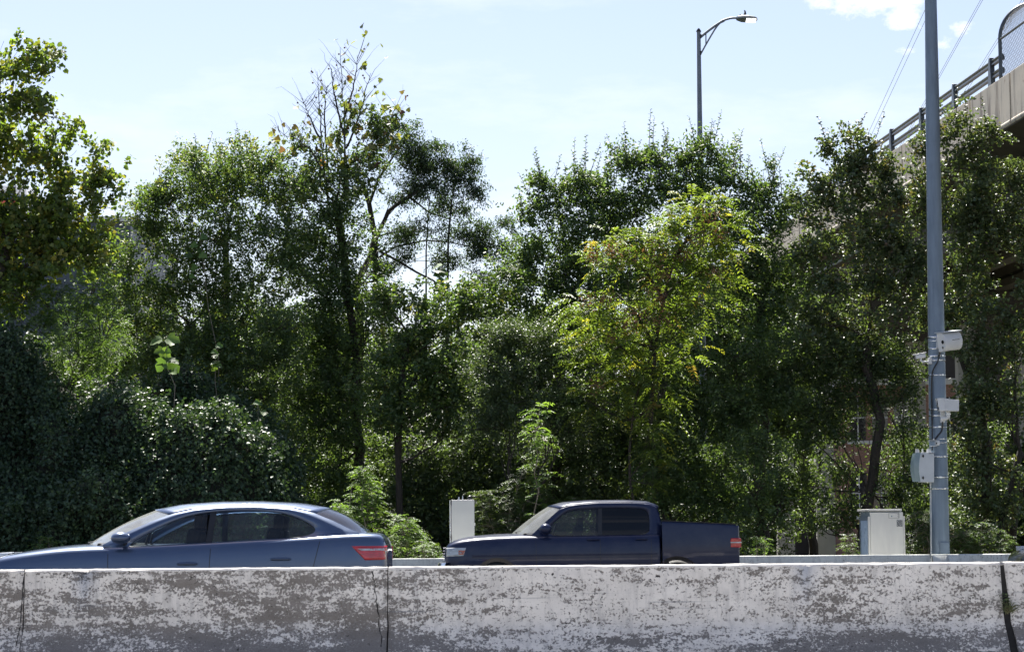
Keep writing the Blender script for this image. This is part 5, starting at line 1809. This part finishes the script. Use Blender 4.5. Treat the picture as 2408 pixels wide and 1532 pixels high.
# ---- tree of heaven: long yellowing compound leaves and brown seed clusters
def ail_extra(root, cr, tb, rng):
    sd = Crown('pear', 'DIAMOND', 88)
    for (x, y, k) in ((1662, 515, 1.0), (1545, 590, 1.3), (1480, 598, 1.2), (1440, 585, .7), (1400, 600, .8), (1690, 550, .8), (1560, 640, .9), (1610, 600, .7), (1430, 705, .8), (1500, 730, .9), (1560, 745, 1.1), (1385, 705, .7), (1550, 700, .6), (1480, 760, .8), (1680, 640, .7), (1540, 680, .6), (1440, 790, .5), (1400, 900, .7), (1640, 560, .8)):
        n = int(130 * k)
        c = np.array(at(x + rng.normal(0, 4), y, 55.4))
        P = c + rng.normal(0, 1, (n, 3)) * np.array([.16, .12, .13]) * k
        LD = unit(rng.normal(0, 1, (n, 3)) + np.array([0, 0, -1.0])); LN = unit(rng.normal(0, 1, (n, 3))); LN = unit(LN - LD * (LN * LD).sum(-1, keepdims=True))
        col = np.array([(.16, .085, .055)]) * rng.uniform(.6, 1.6, (n, 1))
        sd.add(P, LD, LN, np.stack([np.full(n, .06), np.full(n, .03)], 1), col)
    sd.build('seed_clusters', M['leafsoft'], root)
    for P in ([(1530, 1000), (1540, 820), (1560, 700), (1590, 600), (1640, 520)], [(1540, 820), (1500, 740), (1450, 690), (1390, 690)], [(1560, 700), (1520, 640), (1470, 600), (1420, 590)], [(1590, 600), (1620, 560), (1660, 540)], [(1560, 700), (1600, 660), (1650, 620)], [(1540, 820), (1480, 800), (1430, 830)], [(1535, 900), (1470, 880), (1400, 920)]):
        Q = [at(x, y, 56 + rng.normal(0, .1)) for x, y in P]
        tb.tube(Q, list(np.linspace(.05, .014, len(Q))), 7, cap=False)
tree('tree_of_heaven', 'yellow-green tree with long drooping compound leaves and brown seed clusters, right of centre', 'tree', TREES, 55.8, 1530,
     [(1640, 500, 60, 45), (1590, 520, 45, 40), (1690, 520, 40, 45), (1560, 570, 55, 40), (1630, 580, 70, 45), (1500, 590, 55, 35), (1440, 575, 45, 32), (1420, 610, 36, 30), (1540, 620, 60, 35), (1590, 650, 60, 40), (1480, 630, 40, 30), (1370, 720, 34, 28), (1410, 735, 50, 40), (1470, 720, 60, 40), (1530, 740, 60, 40), (1390, 780, 45, 36), (1450, 800, 60, 40), (1530, 800, 50, 40), (1400, 850, 50, 50), (1460, 860, 50, 50),
      (1380, 930, 45, 50), (1440, 940, 50, 50), (1590, 780, 50, 35), (1550, 880, 40, 50), (1530, 970, 40, 50), (1590, 720, 50, 40), (1680, 620, 50, 50), (1720, 560, 40, 50), (1660, 690, 50, 40), (1620, 830, 40, 40), (1540, 1040, 26, 50), (1535, 1130, 26, 50), (1560, 920, 30, 40), (1510, 900, 30, 40)],
     'ailanthus', 'DIAMOND', .125, .34, lai=2.9, mode='pin', pin=(.55, 9), trunk_r=.032, seed=10, mat='leaf', extra=ail_extra, twigs=0, depth=.7, trunk_top=(1540, 820))

# ---- pear trees at the right
tree('pear_tree', 'glossy leaved pear tree with a narrow top, left of the camera pole', 'tree', TREES, 59, 2005,
     [(1990, 325, 36, 42), (1955, 345, 26, 34), (2045, 340, 22, 34), (2030, 390, 45, 50), (1975, 400, 55, 50), (1915, 430, 42, 36), (1940, 480, 70, 50), (2030, 470, 70, 60), (2085, 440, 30, 60), (1920, 560, 60, 60), (2000, 570, 80, 70), (2080, 560, 60, 70), (1950, 660, 80, 70), (2050, 670, 80, 70), (1930, 750, 80, 70), (2030, 770, 90, 70), (2120, 680, 50, 80), (2078, 400, 30, 44), (2098, 480, 34, 50), (1885, 490, 40, 44), (2110, 580, 40, 60)],
     'pear', 'DELTA', .078, .8, lai=3.0, tl=.4, nl=14, trunk_r=.13, seed=11, depth=1.0, mat='leafgloss', fork=.4, upbias=.7, shoots=6, twigs=.12, trunk_top=(2040, 800))
tree('pear_tree', 'glossy leaved pear tree right of the camera pole, in front of the overpass', 'tree', TREES, 59, 2250,
     [(2245, 275, 34, 34), (2225, 320, 34, 45), (2270, 320, 30, 40), (2160, 350, 34, 40), (2190, 300, 14, 50), (2255, 380, 50, 50), (2180, 420, 50, 55), (2335, 330, 36, 36), (2330, 390, 50, 45), (2390, 400, 34, 45), (2240, 460, 70, 60), (2320, 460, 60, 60), (2170, 520, 50, 60), (2260, 560, 80, 60), (2370, 510, 50, 50), (2340, 570, 50, 40),
      (2170, 630, 50, 70), (2250, 650, 60, 60), (2200, 740, 70, 60), (2250, 730, 50, 50), (2395, 470, 36, 50), (2400, 560, 36, 50), (2300, 520, 50, 50), (2310, 620, 40, 40)],
     'pear', 'DELTA', .078, .8, lai=3.1, tl=.4, nl=14, trunk_r=.14, seed=12, depth=1.0, mat='leafgloss', fork=.4, upbias=.7, shoots=8, twigs=.12, trunk_top=(2250, 800))
tree('pear_tree', 'lower spreading glossy tree at the right picture edge, below the dark underside of the overpass', 'tree', TREES, 58, 2360,
     [(2400, 760, 40, 40), (2340, 780, 60, 50), (2270, 810, 60, 60), (2390, 850, 50, 70), (2310, 890, 80, 70), (2270, 970, 60, 70), (2370, 980, 60, 80), (2310, 1060, 80, 70), (2390, 1110, 50, 70), (2290, 1150, 70, 70), (2360, 1210, 70, 70), (2280, 1250, 50, 50), (2440, 620, 50, 60), (2396, 690, 30, 34), (2330, 720, 40, 30)],
     'pear', 'DELTA', .078, .8, lai=2.6, tl=.4, nl=13, trunk_r=.1, seed=13, depth=1.0, mat='leafgloss', fork=.4, upbias=.4, twigs=.1, stems=2)

# ---- understory: darker trees and shrubs under the crowns
UND = 'shrubby trees in the shade under the tall crowns'
tree('buckthorn_tree', 'dense round dark shrub tree at the centre, speckled with tiny glinting leaves', 'tree', UND, 57, 1240,
     [(1200, 800, 60, 40), (1270, 800, 60, 40), (1160, 840, 50, 50), (1230, 860, 90, 50), (1320, 850, 60, 60), (1170, 910, 70, 60), (1270, 920, 90, 60), (1340, 940, 50, 60), (1200, 990, 80, 60), (1300, 1000, 70, 60)],
     'dark', 'DIAMOND', .055, .6, lai=3.0, tl=.35, nl=16, trunk_r=.07, seed=14, stems=3, depth=1.0, mat='leafgloss')
tree('mulberry_tree', 'yellow-green leafy tree with a straight bare trunk showing, left of the centre shrub', 'tree', UND, 59, 962,
     [(960, 800, 60, 50), (1020, 790, 60, 50), (920, 840, 50, 50), (990, 860, 70, 50), (1060, 850, 50, 60), (900, 920, 50, 60), (1000, 940, 60, 50), (1070, 940, 50, 60), (930, 1000, 60, 60), (1040, 1020, 60, 60), (930, 690, 50, 34), (1060, 690, 60, 34), (1150, 690, 60, 40), (1195, 640, 34, 36), (910, 720, 50, 50), (1000, 720, 50, 36), (1080, 740, 60, 50), (1140, 730, 50, 40)],
     'maple', 'OVAL', .085, .65, lai=2.2, tl=.4, nl=13, trunk_r=.085, seed=15, trunk_top=(962, 790), depth=1.0)
tree('mulberry_tree', 'shaded leafy tree low behind the narrow grey cabinet', 'tree', UND, 60, 1090,
     [(1080, 1080, 70, 60), (1150, 1060, 60, 60), (1010, 1110, 60, 60), (1110, 1150, 80, 50), (960, 1110, 50, 60), (1180, 1120, 60, 60), (1230, 1090, 60, 70), (940, 1180, 60, 50), (1020, 1200, 60, 50), (1300, 1090, 60, 70), (1290, 1180, 70, 70), (1090, 1230, 80, 50), (1210, 1220, 80, 50)],
     'dark', 'OVAL', .085, .62, lai=2.2, tl=.4, nl=13, trunk_r=.08, seed=16, stems=2, depth=1.0)
tree('privet_tree', 'dark leafy tree mass above the pickup truck bed', 'tree', UND, 58.5, 1620,
     [(1600, 850, 70, 60), (1690, 840, 70, 60), (1540, 900, 60, 60), (1640, 930, 80, 60), (1730, 920, 60, 70), (1560, 990, 70, 60), (1660, 1020, 80, 60), (1740, 1010, 50, 60), (1590, 1080, 70, 60), (1680, 1110, 80, 60), (1620, 1170, 80, 60), (1720, 1190, 60, 60), (1540, 1120, 50, 60), (1790, 850, 60, 70), (1800, 930, 50, 60)],
     'elm', 'OVAL', .085, .5, lai=2.3, tl=.42, nl=13, trunk_r=.09, seed=17, stems=2, depth=1.0)
tree('privet_tree', 'dark leafy tree above the pickup truck cab, right of the bright sapling', 'tree', UND, 59.5, 1450,
     [(1400, 1000, 60, 60), (1470, 990, 60, 60), (1370, 1070, 60, 60), (1450, 1080, 70, 60), (1510, 1050, 50, 60), (1400, 1150, 70, 60), (1480, 1160, 70, 60), (1350, 1180, 50, 60), (1480, 920, 40, 40)],
     'dark', 'OVAL', .075, .55, lai=2.6, tl=.42, nl=14, trunk_r=.08, seed=18, stems=2, depth=1.0, mat='leafgloss')
tree('privet_tree', 'multi-stemmed dark tree behind the wide cream cabinet', 'tree', UND, 59, 2070,
     [(1870, 860, 60, 60), (1950, 850, 70, 60), (2040, 860, 70, 60), (2120, 850, 50, 60), (1850, 940, 50, 60), (1920, 950, 60, 50), (2000, 940, 70, 50), (2100, 940, 60, 50), (1893, 1040, 24, 50), (1980, 1030, 34, 45), (2140, 1020, 40, 50), (1990, 1120, 50, 40), (2090, 1140, 50, 40), (1893, 1130, 22, 60), (1893, 1220, 22, 60), (1980, 1220, 40, 50), (2150, 1120, 50, 70), (2160, 1230, 40, 60)],
     'dark', 'OVAL', .08, .5, lai=2.3, tl=.42, nl=12, trunk_r=.05, seed=19, stems=6, depth=1.0, twigs=.15)
tree('privet_tree', 'leafy tree in front of the pale overpass pier, right of the pickup truck tail', 'tree', UND, 57, 1790,
     [(1790, 1020, 40, 60), (1770, 1100, 40, 60), (1780, 1190, 46, 60), (1770, 1260, 50, 40), (1846, 1150, 14, 40)],
     'elm', 'OVAL', .08, .55, lai=1.8, tl=.4, nl=12, trunk_r=.06, seed=20, stems=2, depth=.9)
tree('boxelder_tree', 'shaded tree behind the vine mound, left of the sycamore trunk', 'tree', UND, 60, 600,
     [(560, 860, 70, 50), (630, 850, 60, 60), (470, 850, 70, 50), (400, 860, 50, 40), (620, 930, 60, 60), (540, 920, 60, 40), (650, 1010, 50, 60), (640, 780, 60, 60), (350, 840, 50, 40)],
     'elm', 'DIAMOND', .085, .55, lai=2.4, tl=.4, nl=14, trunk_r=.08, seed=21, depth=1.0)

# ---- vine mounds in the left foreground
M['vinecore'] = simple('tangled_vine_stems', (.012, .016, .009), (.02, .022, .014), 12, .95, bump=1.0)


def vine_bank(label, Y, ridge, seed, depth=2.6, lump=.34, lai=3.2, base_py=1330):
    """an irregular bank draped with vines: a crest line read off the photograph, a front that bulges in loose humps and falls to the ground"""
    global LEAFCOUNT
    rng = np.random.default_rng(900 + seed)
    xs_px = np.array([p[0] for p in ridge], float); ys_px = np.array([p[1] for p in ridge], float)
    sc = Y / F
    base = at(xs_px.mean(), 1300, Y); base.z = 0
    root = empty('vine_thicket', base, label, 'vine thicket', 'vine covered mounds at the left')
    cr = Crown('vine', 'LOBED', 900 + seed)
    X0, X1 = at(xs_px[0], 1300, Y).x, at(xs_px[-1], 1300, Y).x
    xw = np.array([at(x, y, Y).x for x, y in zip(xs_px, ys_px)]); zw = np.array([at(x, y, Y).z for x, y in zip(xs_px, ys_px)])
    nb = int((X1 - X0) * 9)
    bc = np.stack([rng.uniform(X0 - .5, X1 + .5, nb), rng.uniform(-.35, 1.05, nb)], 1)
    ba = rng.normal(.05, lump, nb); bw = rng.uniform(.22, .75, nb)
    def surf(x, t):
        """t from -.35 (back) over the crest (0) down to the ground in front (1)"""
        zr = np.interp(x, xw, zw)
        z = zr * (1 - np.clip(t, 0, 1) ** 1.45) * (1 - np.clip(-t, 0, 1) ** 2 * .8)
        y = Y + .5 - depth * np.sign(t) * np.abs(t) ** .62 * np.clip(zr / 3.5, .4, 1.2)
        d = (ba * np.exp(-((x[:, None] - bc[:, 0]) ** 2 + ((t[:, None] - bc[:, 1]) * 3.4) ** 2) / bw ** 2)).sum(1)
        return np.stack([x, y, z], 1), d
    def normal(x, t):
        e = 1e-3
        p, d = surf(x, t); p1, d1 = surf(x + e, t); p2, d2 = surf(x, t + e)
        nn = unit(np.cross(p1 - p, p2 - p)); 
        nn *= np.sign(nn[:, 2:3] + 1e-6) * np.where(nn[:, 2:3] > 0, 1, 1)
        flip = (nn[:, 2] < 0); nn[flip] *= -1
        q = p + nn * d[:, None]
        return q, nn
    area = (X1 - X0) * (zw.mean() + depth) * 1.2
    m = int(lai * area / (.072 * .072 * .62) / 8)
    x = rng.uniform(X0, X1, m); t = np.where(rng.random(m) < .25, rng.uniform(-.35, .2, m), rng.uniform(0, 1, m) ** .9)
    q, nn = normal(x, t)
    # short trailing runners of eight leaves
    D = nn * rng.uniform(-.1, .7, (m, 1)) + np.array([0, 0, -.75]) + rng.normal(0, .5, (m, 3))
    cr.sprays(q - nn * np.abs(rng.normal(0, .14, (m, 1))), D, .34, 8, .072, .92, up=.35, droop=.5, jit=.05)
    # runners standing off the crest and the humps
    m2 = int((X1 - X0) * 16)
    x = rng.uniform(X0, X1, m2); t = rng.uniform(-.12, .35, m2)
    q, nn = normal(x, t)
    cr.sprays(q, nn * .8 + np.array([0, 0, .55]) + rng.normal(0, .5, (m2, 3)), .5, 10, .075, .9, up=.6, droop=.8)
    gx = np.linspace(X0, X1, 60); gt = np.linspace(-.35, 1.0, 40)
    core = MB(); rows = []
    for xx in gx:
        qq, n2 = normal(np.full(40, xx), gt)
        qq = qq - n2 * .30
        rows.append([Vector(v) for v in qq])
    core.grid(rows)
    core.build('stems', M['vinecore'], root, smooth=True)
    cr.build('leaves', M['leafsoft'], root)
    LEAFCOUNT += cr.count()
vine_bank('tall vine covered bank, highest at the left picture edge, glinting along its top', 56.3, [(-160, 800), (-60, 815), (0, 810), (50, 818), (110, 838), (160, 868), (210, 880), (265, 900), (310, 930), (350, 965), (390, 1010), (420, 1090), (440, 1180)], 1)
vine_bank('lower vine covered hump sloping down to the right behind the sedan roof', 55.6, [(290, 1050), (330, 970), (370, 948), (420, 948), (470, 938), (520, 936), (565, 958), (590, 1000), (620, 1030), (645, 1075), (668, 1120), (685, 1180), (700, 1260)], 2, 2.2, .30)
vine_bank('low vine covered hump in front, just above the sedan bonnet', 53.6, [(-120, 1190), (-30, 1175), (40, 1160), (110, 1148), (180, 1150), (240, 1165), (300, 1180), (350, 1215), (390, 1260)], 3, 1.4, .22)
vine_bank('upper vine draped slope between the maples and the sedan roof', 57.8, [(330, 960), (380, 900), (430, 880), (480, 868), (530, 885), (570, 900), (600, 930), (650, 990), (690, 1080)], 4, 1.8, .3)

# ---- bright saplings and weeds just behind the barrier
SAP = 'saplings and weeds behind the far barrier'
def sapling(name, label, Y, px, tip, foot, width, pal, seed, size=.075, pairs=8, Lp=.34, n=46, stems=1, ratio=.34, spread=1.0):
    rng = np.random.default_rng(500 + seed)
    base = at(px, 1300, Y); base.z = 0
    root = empty(name, base, label, 'sapling', SAP)
    cr = Crown(pal, 'OVAL', 500 + seed)
    tb = MB()
    for k in range(stems):
        tp = np.array(at(px + (rng.uniform(-1, 1) * width if stems > 1 else 0), tip + (rng.uniform(0, .45) * (foot - tip) if k else 0), Y + rng.uniform(-.3, .3)))
        b0 = np.array(base) + np.array([rng.uniform(-.2, .2), rng.uniform(-.2, .2), 0]) * (stems > 1)
        q = limb(tb, b0, tp, .02, .005, rng, .02, 10, 6)
        zf = at(px, foot, Y).z
        t = rng.uniform(0, 1, n) ** .8
        C = np.array([b0 + (tp - b0) * max((zf - b0[2]) / (tp[2] - b0[2]) * .9, 0) + (tp - (b0 + (tp - b0) * max((zf - b0[2]) / (tp[2] - b0[2]) * .9, 0))) * x for x in t])
        a = rng.uniform(0, 2 * math.pi, n)
        D = np.stack([np.cos(a), np.sin(a), rng.uniform(.1, .7, n)], 1)
        off = width * Y / F * spread * (1 - t[:, None]) * rng.uniform(0, 1, (n, 1))
        cr.pinnate(C + D * np.array([1, 1, .3]) * off, D, Lp, pairs, size, ratio, droop=.45)
        for i in range(0, n, 3):
            tb.tube([Vector(C[i]), Vector(C[i] + D[i] * np.array([1, 1, .3]) * off[i] + D[i] * .1)], [.006, .003], 4, cap=False)
    tb.build('stem', M['palebark'], root, smooth=True)
    cr.build('leaves', M['leaf'], root)
sapling('young_sapling', 'bright sapling with paired leaflets, standing tall behind the pickup truck nose', 54, 1268, 955, 1240, 40, 'weed', 1, .10, 8, .40, 70)
sapling('young_sapling', 'bright bushy sapling between the sedan roof and the narrow cabinet', 53.5, 882, 1098, 1290, 42, 'weed', 2, .06, 9, .30, 100, 3, .4)
sapling('young_sapling', 'low bright sapling right behind the sedan rear window', 53, 808, 1175, 1300, 50, 'weed', 3, .05, 9, .28, 70, 4, .42)
sapling('young_sapling', 'small fresh green sapling left of the narrow cabinet', 53.4, 975, 1208, 1300, 40, 'weed', 4, .055, 9, .30, 46, 4, .4)
sapling('young_sapling', 'dark feathery sapling right of the narrow cabinet', 54.5, 1180, 1105, 1290, 70, 'dark', 5, .06, 9, .34, 90, 7, .38)
sapling('young_sapling', 'scrubby pale weed low between the sedan tail and the pickup nose', 52.6, 1000, 1268, 1312, 30, 'weed', 6, .045, 6, .18, 30, 5, .5)
sapling('young_sapling', 'dark feathery sapling above the pickup windscreen', 55, 1300, 1150, 1290, 70, 'dark', 7, .06, 9, .34, 90, 6, .38)
sapling('young_sapling', 'small dull green sapling peeping over the sedan bonnet', 53, 92, 1262, 1310, 30, 'weed', 8, .06, 7, .26, 24, 3, .42)
sapling('young_sapling', 'leafy weeds at the foot of the pole, left of the wide cabinet', 53, 2000, 1255, 1310, 18, 'dark', 9, .055, 7, .2, 20, 3, .42)
sapling('young_sapling', 'leafy weeds right of the camera pole foot', 53.2, 2300, 1225, 1310, 70, 'elm', 10, .06, 7, .26, 60, 8, .42)
sapling('young_sapling', 'weeds in the gap between the wide cabinet and the camera pole', 53.2, 2152, 1200, 1310, 30, 'dark', 11, .06, 7, .26, 50, 4, .42)
sapling('young_sapling', 'bright low weeds at the barrier right of the pickup truck tail', 52.8, 1785, 1262, 1312, 24, 'weed', 13, .05, 7, .2, 20, 3, .42)

# sycamore seedling with a few very large bright leaves over the vines
def seedling(label, px, py, Y, n, size, seed, hgt):
    rng = np.random.default_rng(700 + seed)
    base = at(px, 1300, Y); base.z = 0
    root = empty('sycamore_seedling', base, label, 'seedling', 'bright young sycamore shoots')
    tb = MB(); tipp = np.array(at(px, py, Y))
    limb(tb, base, tipp, .015, .005, rng, .02, 8, 5)
    cr = Crown('young', 'LOBED', 700 + seed)
    t = np.linspace(0, 1, n)
    P = tipp + np.array([0, 0, -hgt]) * t[:, None] + rng.normal(0, .07, (n, 3))
    a = np.arange(n) * 2.4
    LD = unit(np.stack([np.cos(a), np.sin(a) * .4 - .3, np.full(n, -.35)], 1)); LN = unit(np.array([0, -.75, .55]) + rng.normal(0, .3, (n, 3))); LN = unit(LN - LD * (LN * LD).sum(-1, keepdims=True))
    sz = size * rng.uniform(.7, 1.15, n)
    cr.add(P, LD, LN, np.stack([sz, sz], 1), cr.tints(n))
    tb.build('stem', M['palebark'], root, smooth=True); cr.build('leaves', M['leaf'], root)
seedling('young sycamore shoot with very large bright lobed leaves above the vine mound', 393, 785, 55.5, 12, .30, 1, .80)
seedling('young sycamore shoot with bright leaves in front of the sky gap', 1040, 625, 60.5, 14, .26, 2, .65)
seedling('young sycamore shoot with yellow leaves left of the tall vine-hung trunk', 508, 815, 57, 7, .20, 3, .40)
seedling('bright leafy sycamore shoot beside the vine mound, above the sedan roof', 606, 940, 56.5, 9, .17, 4, .8)
seedling('few bright large leaves high in the maple', 470, 545, 60, 8, .20, 5, 1.0)

# ---- weeds rooted in the wide joint of the near barrier
root = empty('joint_weed', (X3, YB, 0), 'small grassy weed growing from the wide joint in the near barrier at right', 'weed')
mb = MB(); rng = np.random.default_rng(9)
p0 = Vector((X3 + .045, YB - .12, .42))
for k in range(46):
    a = rng.uniform(-1.3, 1.3); ln = rng.uniform(.05, .15)
    d = Vector((math.sin(a), -.5 + rng.uniform(-.3, .3), .35 + math.cos(a) * .5)).normalized()
    s0 = p0 + Vector((rng.normal(0, .018), 0, rng.normal(0, .02)))
    m1 = s0 + d * ln * .6; e = s0 + d * ln + Vector((0, 0, -.03 * ln / .15))
    w_ = Vector((-d.z, 0, d.x)).normalized() * .0022
    mb.add([s0 - w_, s0 + w_, m1 + w_ * .8, e, m1 - w_ * .8], [(0, 1, 2, 3, 4)])
mb.build('grass_blades', M['weedgrass'] if 'weedgrass' in M else M['ground'], root)
cr = Crown('dark', 'OVAL', 5)
P = np.array([(X3 + .018 + rng.normal(0, .012), YB - .115 + rng.normal(0, .006), z) for z in np.linspace(.44, .56, 16)])
LD = unit(np.stack([rng.choice([-1, 1], 16) * 1.0, np.full(16, -.5), rng.normal(.2, .3, 16)], 1)); LN = unit(np.array([0, -.8, .6]) + rng.normal(0, .3, (16, 3))); LN = unit(LN - LD * (LN * LD).sum(-1, keepdims=True))
cr.add(P, LD, LN, np.stack([np.full(16, .03), np.full(16, .017)], 1), cr.tints(16))
cr.build('leaves', M['leaf'], root)

# ---- a shrub layer under the trees: three shrubs, copied along the verge
SHR = 'shrubs filling the shade between the trunks'
shr = []
spots = [(180, 66, 980), (420, 65, 1020), (650, 65, 1000), (740, 67, 960), (860, 65, 1010), (960, 66, 1050), (1060, 64, 1000), (1130, 66, 960), (1250, 65, 1000), (1360, 66, 1010), (1460, 65, 980), (1560, 67, 990), (1660, 65, 1030), (1750, 67, 1000), (2200, 67, 1000), (2300, 65, 1040), (2400, 66, 1000),
         (700, 60, 1140), (1000, 61, 1170), (1180, 60, 1190), (1330, 60, 1200), (1500, 61, 1170), (1600, 60, 1190), (1700, 61, 1180), (2240, 60, 1190), (60, 63, 900), (300, 67, 930)]
where = ['behind the vine mound at left', 'behind the rounded vine mound', 'right of the vine mounds', 'at the foot of the vine-hung sycamore', 'right of the sycamore foot', 'under the locust', 'above the narrow cabinet', 'below the centre shrub tree', 'left of the tall bright sapling', 'right of the tall bright sapling', 'above the pickup cab roof', 'above the pickup cab rear', 'above the pickup load bed', 'above the pickup tail', 'right of the camera pole', 'below the dark underside of the overpass', 'at the right picture edge',
         'close above the sedan boot', 'close left of the narrow cabinet', 'close right of the narrow cabinet', 'close above the pickup windscreen', 'close behind the pickup cab roof', 'close behind the pickup cab rear window', 'close behind the pickup load bed', 'close right of the camera pole foot', 'behind the tallest vine mound', 'behind the slope of the vine mounds']
for i, (px, Ys, topy) in enumerate(spots):
    tp = at(px, topy, Ys).z
    lab = ('dark leafy shrub ', 'dense shaded shrub ', 'broad dim shrub ')[i % 3] + where[i]
    if i < 3:
        rg = np.random.default_rng(80 + i)
        bl = [(px + rg.normal(0, 45), topy + 60 + v * 330, rg.uniform(60, 95), rg.uniform(50, 75)) for v in np.linspace(0, 1, 9)]
        o = tree('shrub', lab, 'shrub', SHR, Ys, px, bl, 'dark', ['DIAMOND', 'OVAL', 'DIAMOND'][i], [.085, .09, .075][i], .6, lai=3.0, tl=.42, nl=14, trunk_r=.04, seed=80 + i, depth=1.0, twigs=.03, stems=3)
        shr.append((o, tp))
    else:
        src, h = shr[i % 3]
        c = src.copy(); COL.objects.link(c)
        for ch in list(src.children):
            d_ = ch.copy(); COL.objects.link(d_); d_.parent = c
        c.location = (at(px, 1300, Ys).x, Ys, 0)
        c.rotation_euler = (0, 0, (i * 2.39) % 6.28)
        c.scale = (1.15, 1.1, tp / h)
        c['label'] = lab
# ---- the wood behind: tree copies that close the gaps low down
BACK = 'trees standing further back behind the front row'
bt = []
protos = []
specs = [(330, 76, 690, 'broad green tree far back behind the maple crowns'), (560, 80, 640, 'green tree far back between the maples and the sycamore trunk'), (760, 74, 700, 'tree far back behind the vine-hung sycamore trunk'), (930, 78, 735, 'tree far back below the sky gap, left side'), (1080, 74, 745, 'tree far back below the sky gap, right side'),
         (1230, 80, 690, 'tree far back left of the first elm'), (1380, 75, 640, 'tree far back behind the first elm'), (1560, 78, 560, 'tree far back behind the highest elm'), (1720, 74, 600, 'tree far back behind the tree of heaven'), (1900, 78, 640, 'tree far back between the elms and the pear trees'), (680, 72, 860, 'lower tree far back right of the vine mound'), (1160, 70, 860, 'lower tree far back behind the centre shrub'), (1480, 71, 860, 'lower tree far back above the pickup cab'), (1700, 70, 900, 'lower tree far back above the pickup bed')]
for i, (px, Yb, topy, lab) in enumerate(specs):
    tp = at(px, topy, Yb).z
    if i < 3:
        sc = Yb / F
        rr = tp / sc
        bl = []
        rg = np.random.default_rng(40 + i)
        cy = topy + 130
        for k in range(14):
            v = rg.uniform(0, 1)
            bl.append((px + rg.normal(0, 75) * (.5 + v), topy + 70 + v * 420, rg.uniform(55, 100), rg.uniform(45, 80)))
        o = tree('background_tree', lab, 'tree', BACK, Yb, px, bl, ['dark', 'maple', 'dark'][i], 'DIAMOND', .12, .6, lai=2.6, tl=.5, nl=14, trunk_r=.15, seed=60 + i, depth=1.0, twigs=.03)
        protos.append((o, tp))
    else:
        src, h = protos[i % 3]
        c = src.copy(); COL.objects.link(c)
        for ch in list(src.children):
            d_ = ch.copy(); COL.objects.link(d_); d_.parent = c
        b_ = at(px, 1300, Yb)
        c.location = (b_.x, Yb, 0)
        c.rotation_euler = (0, 0, [.0, 2.1, 4.0, 1.1, 5.1][i % 5])
        s_ = tp / h
        c.scale = (max(s_, .75) * 1.05, max(s_, .75), s_)
        c['label'] = lab
print("LEAVES", LEAFCOUNT)
open("/tmp/leafcount.txt","w").write(str(LEAFCOUNT))
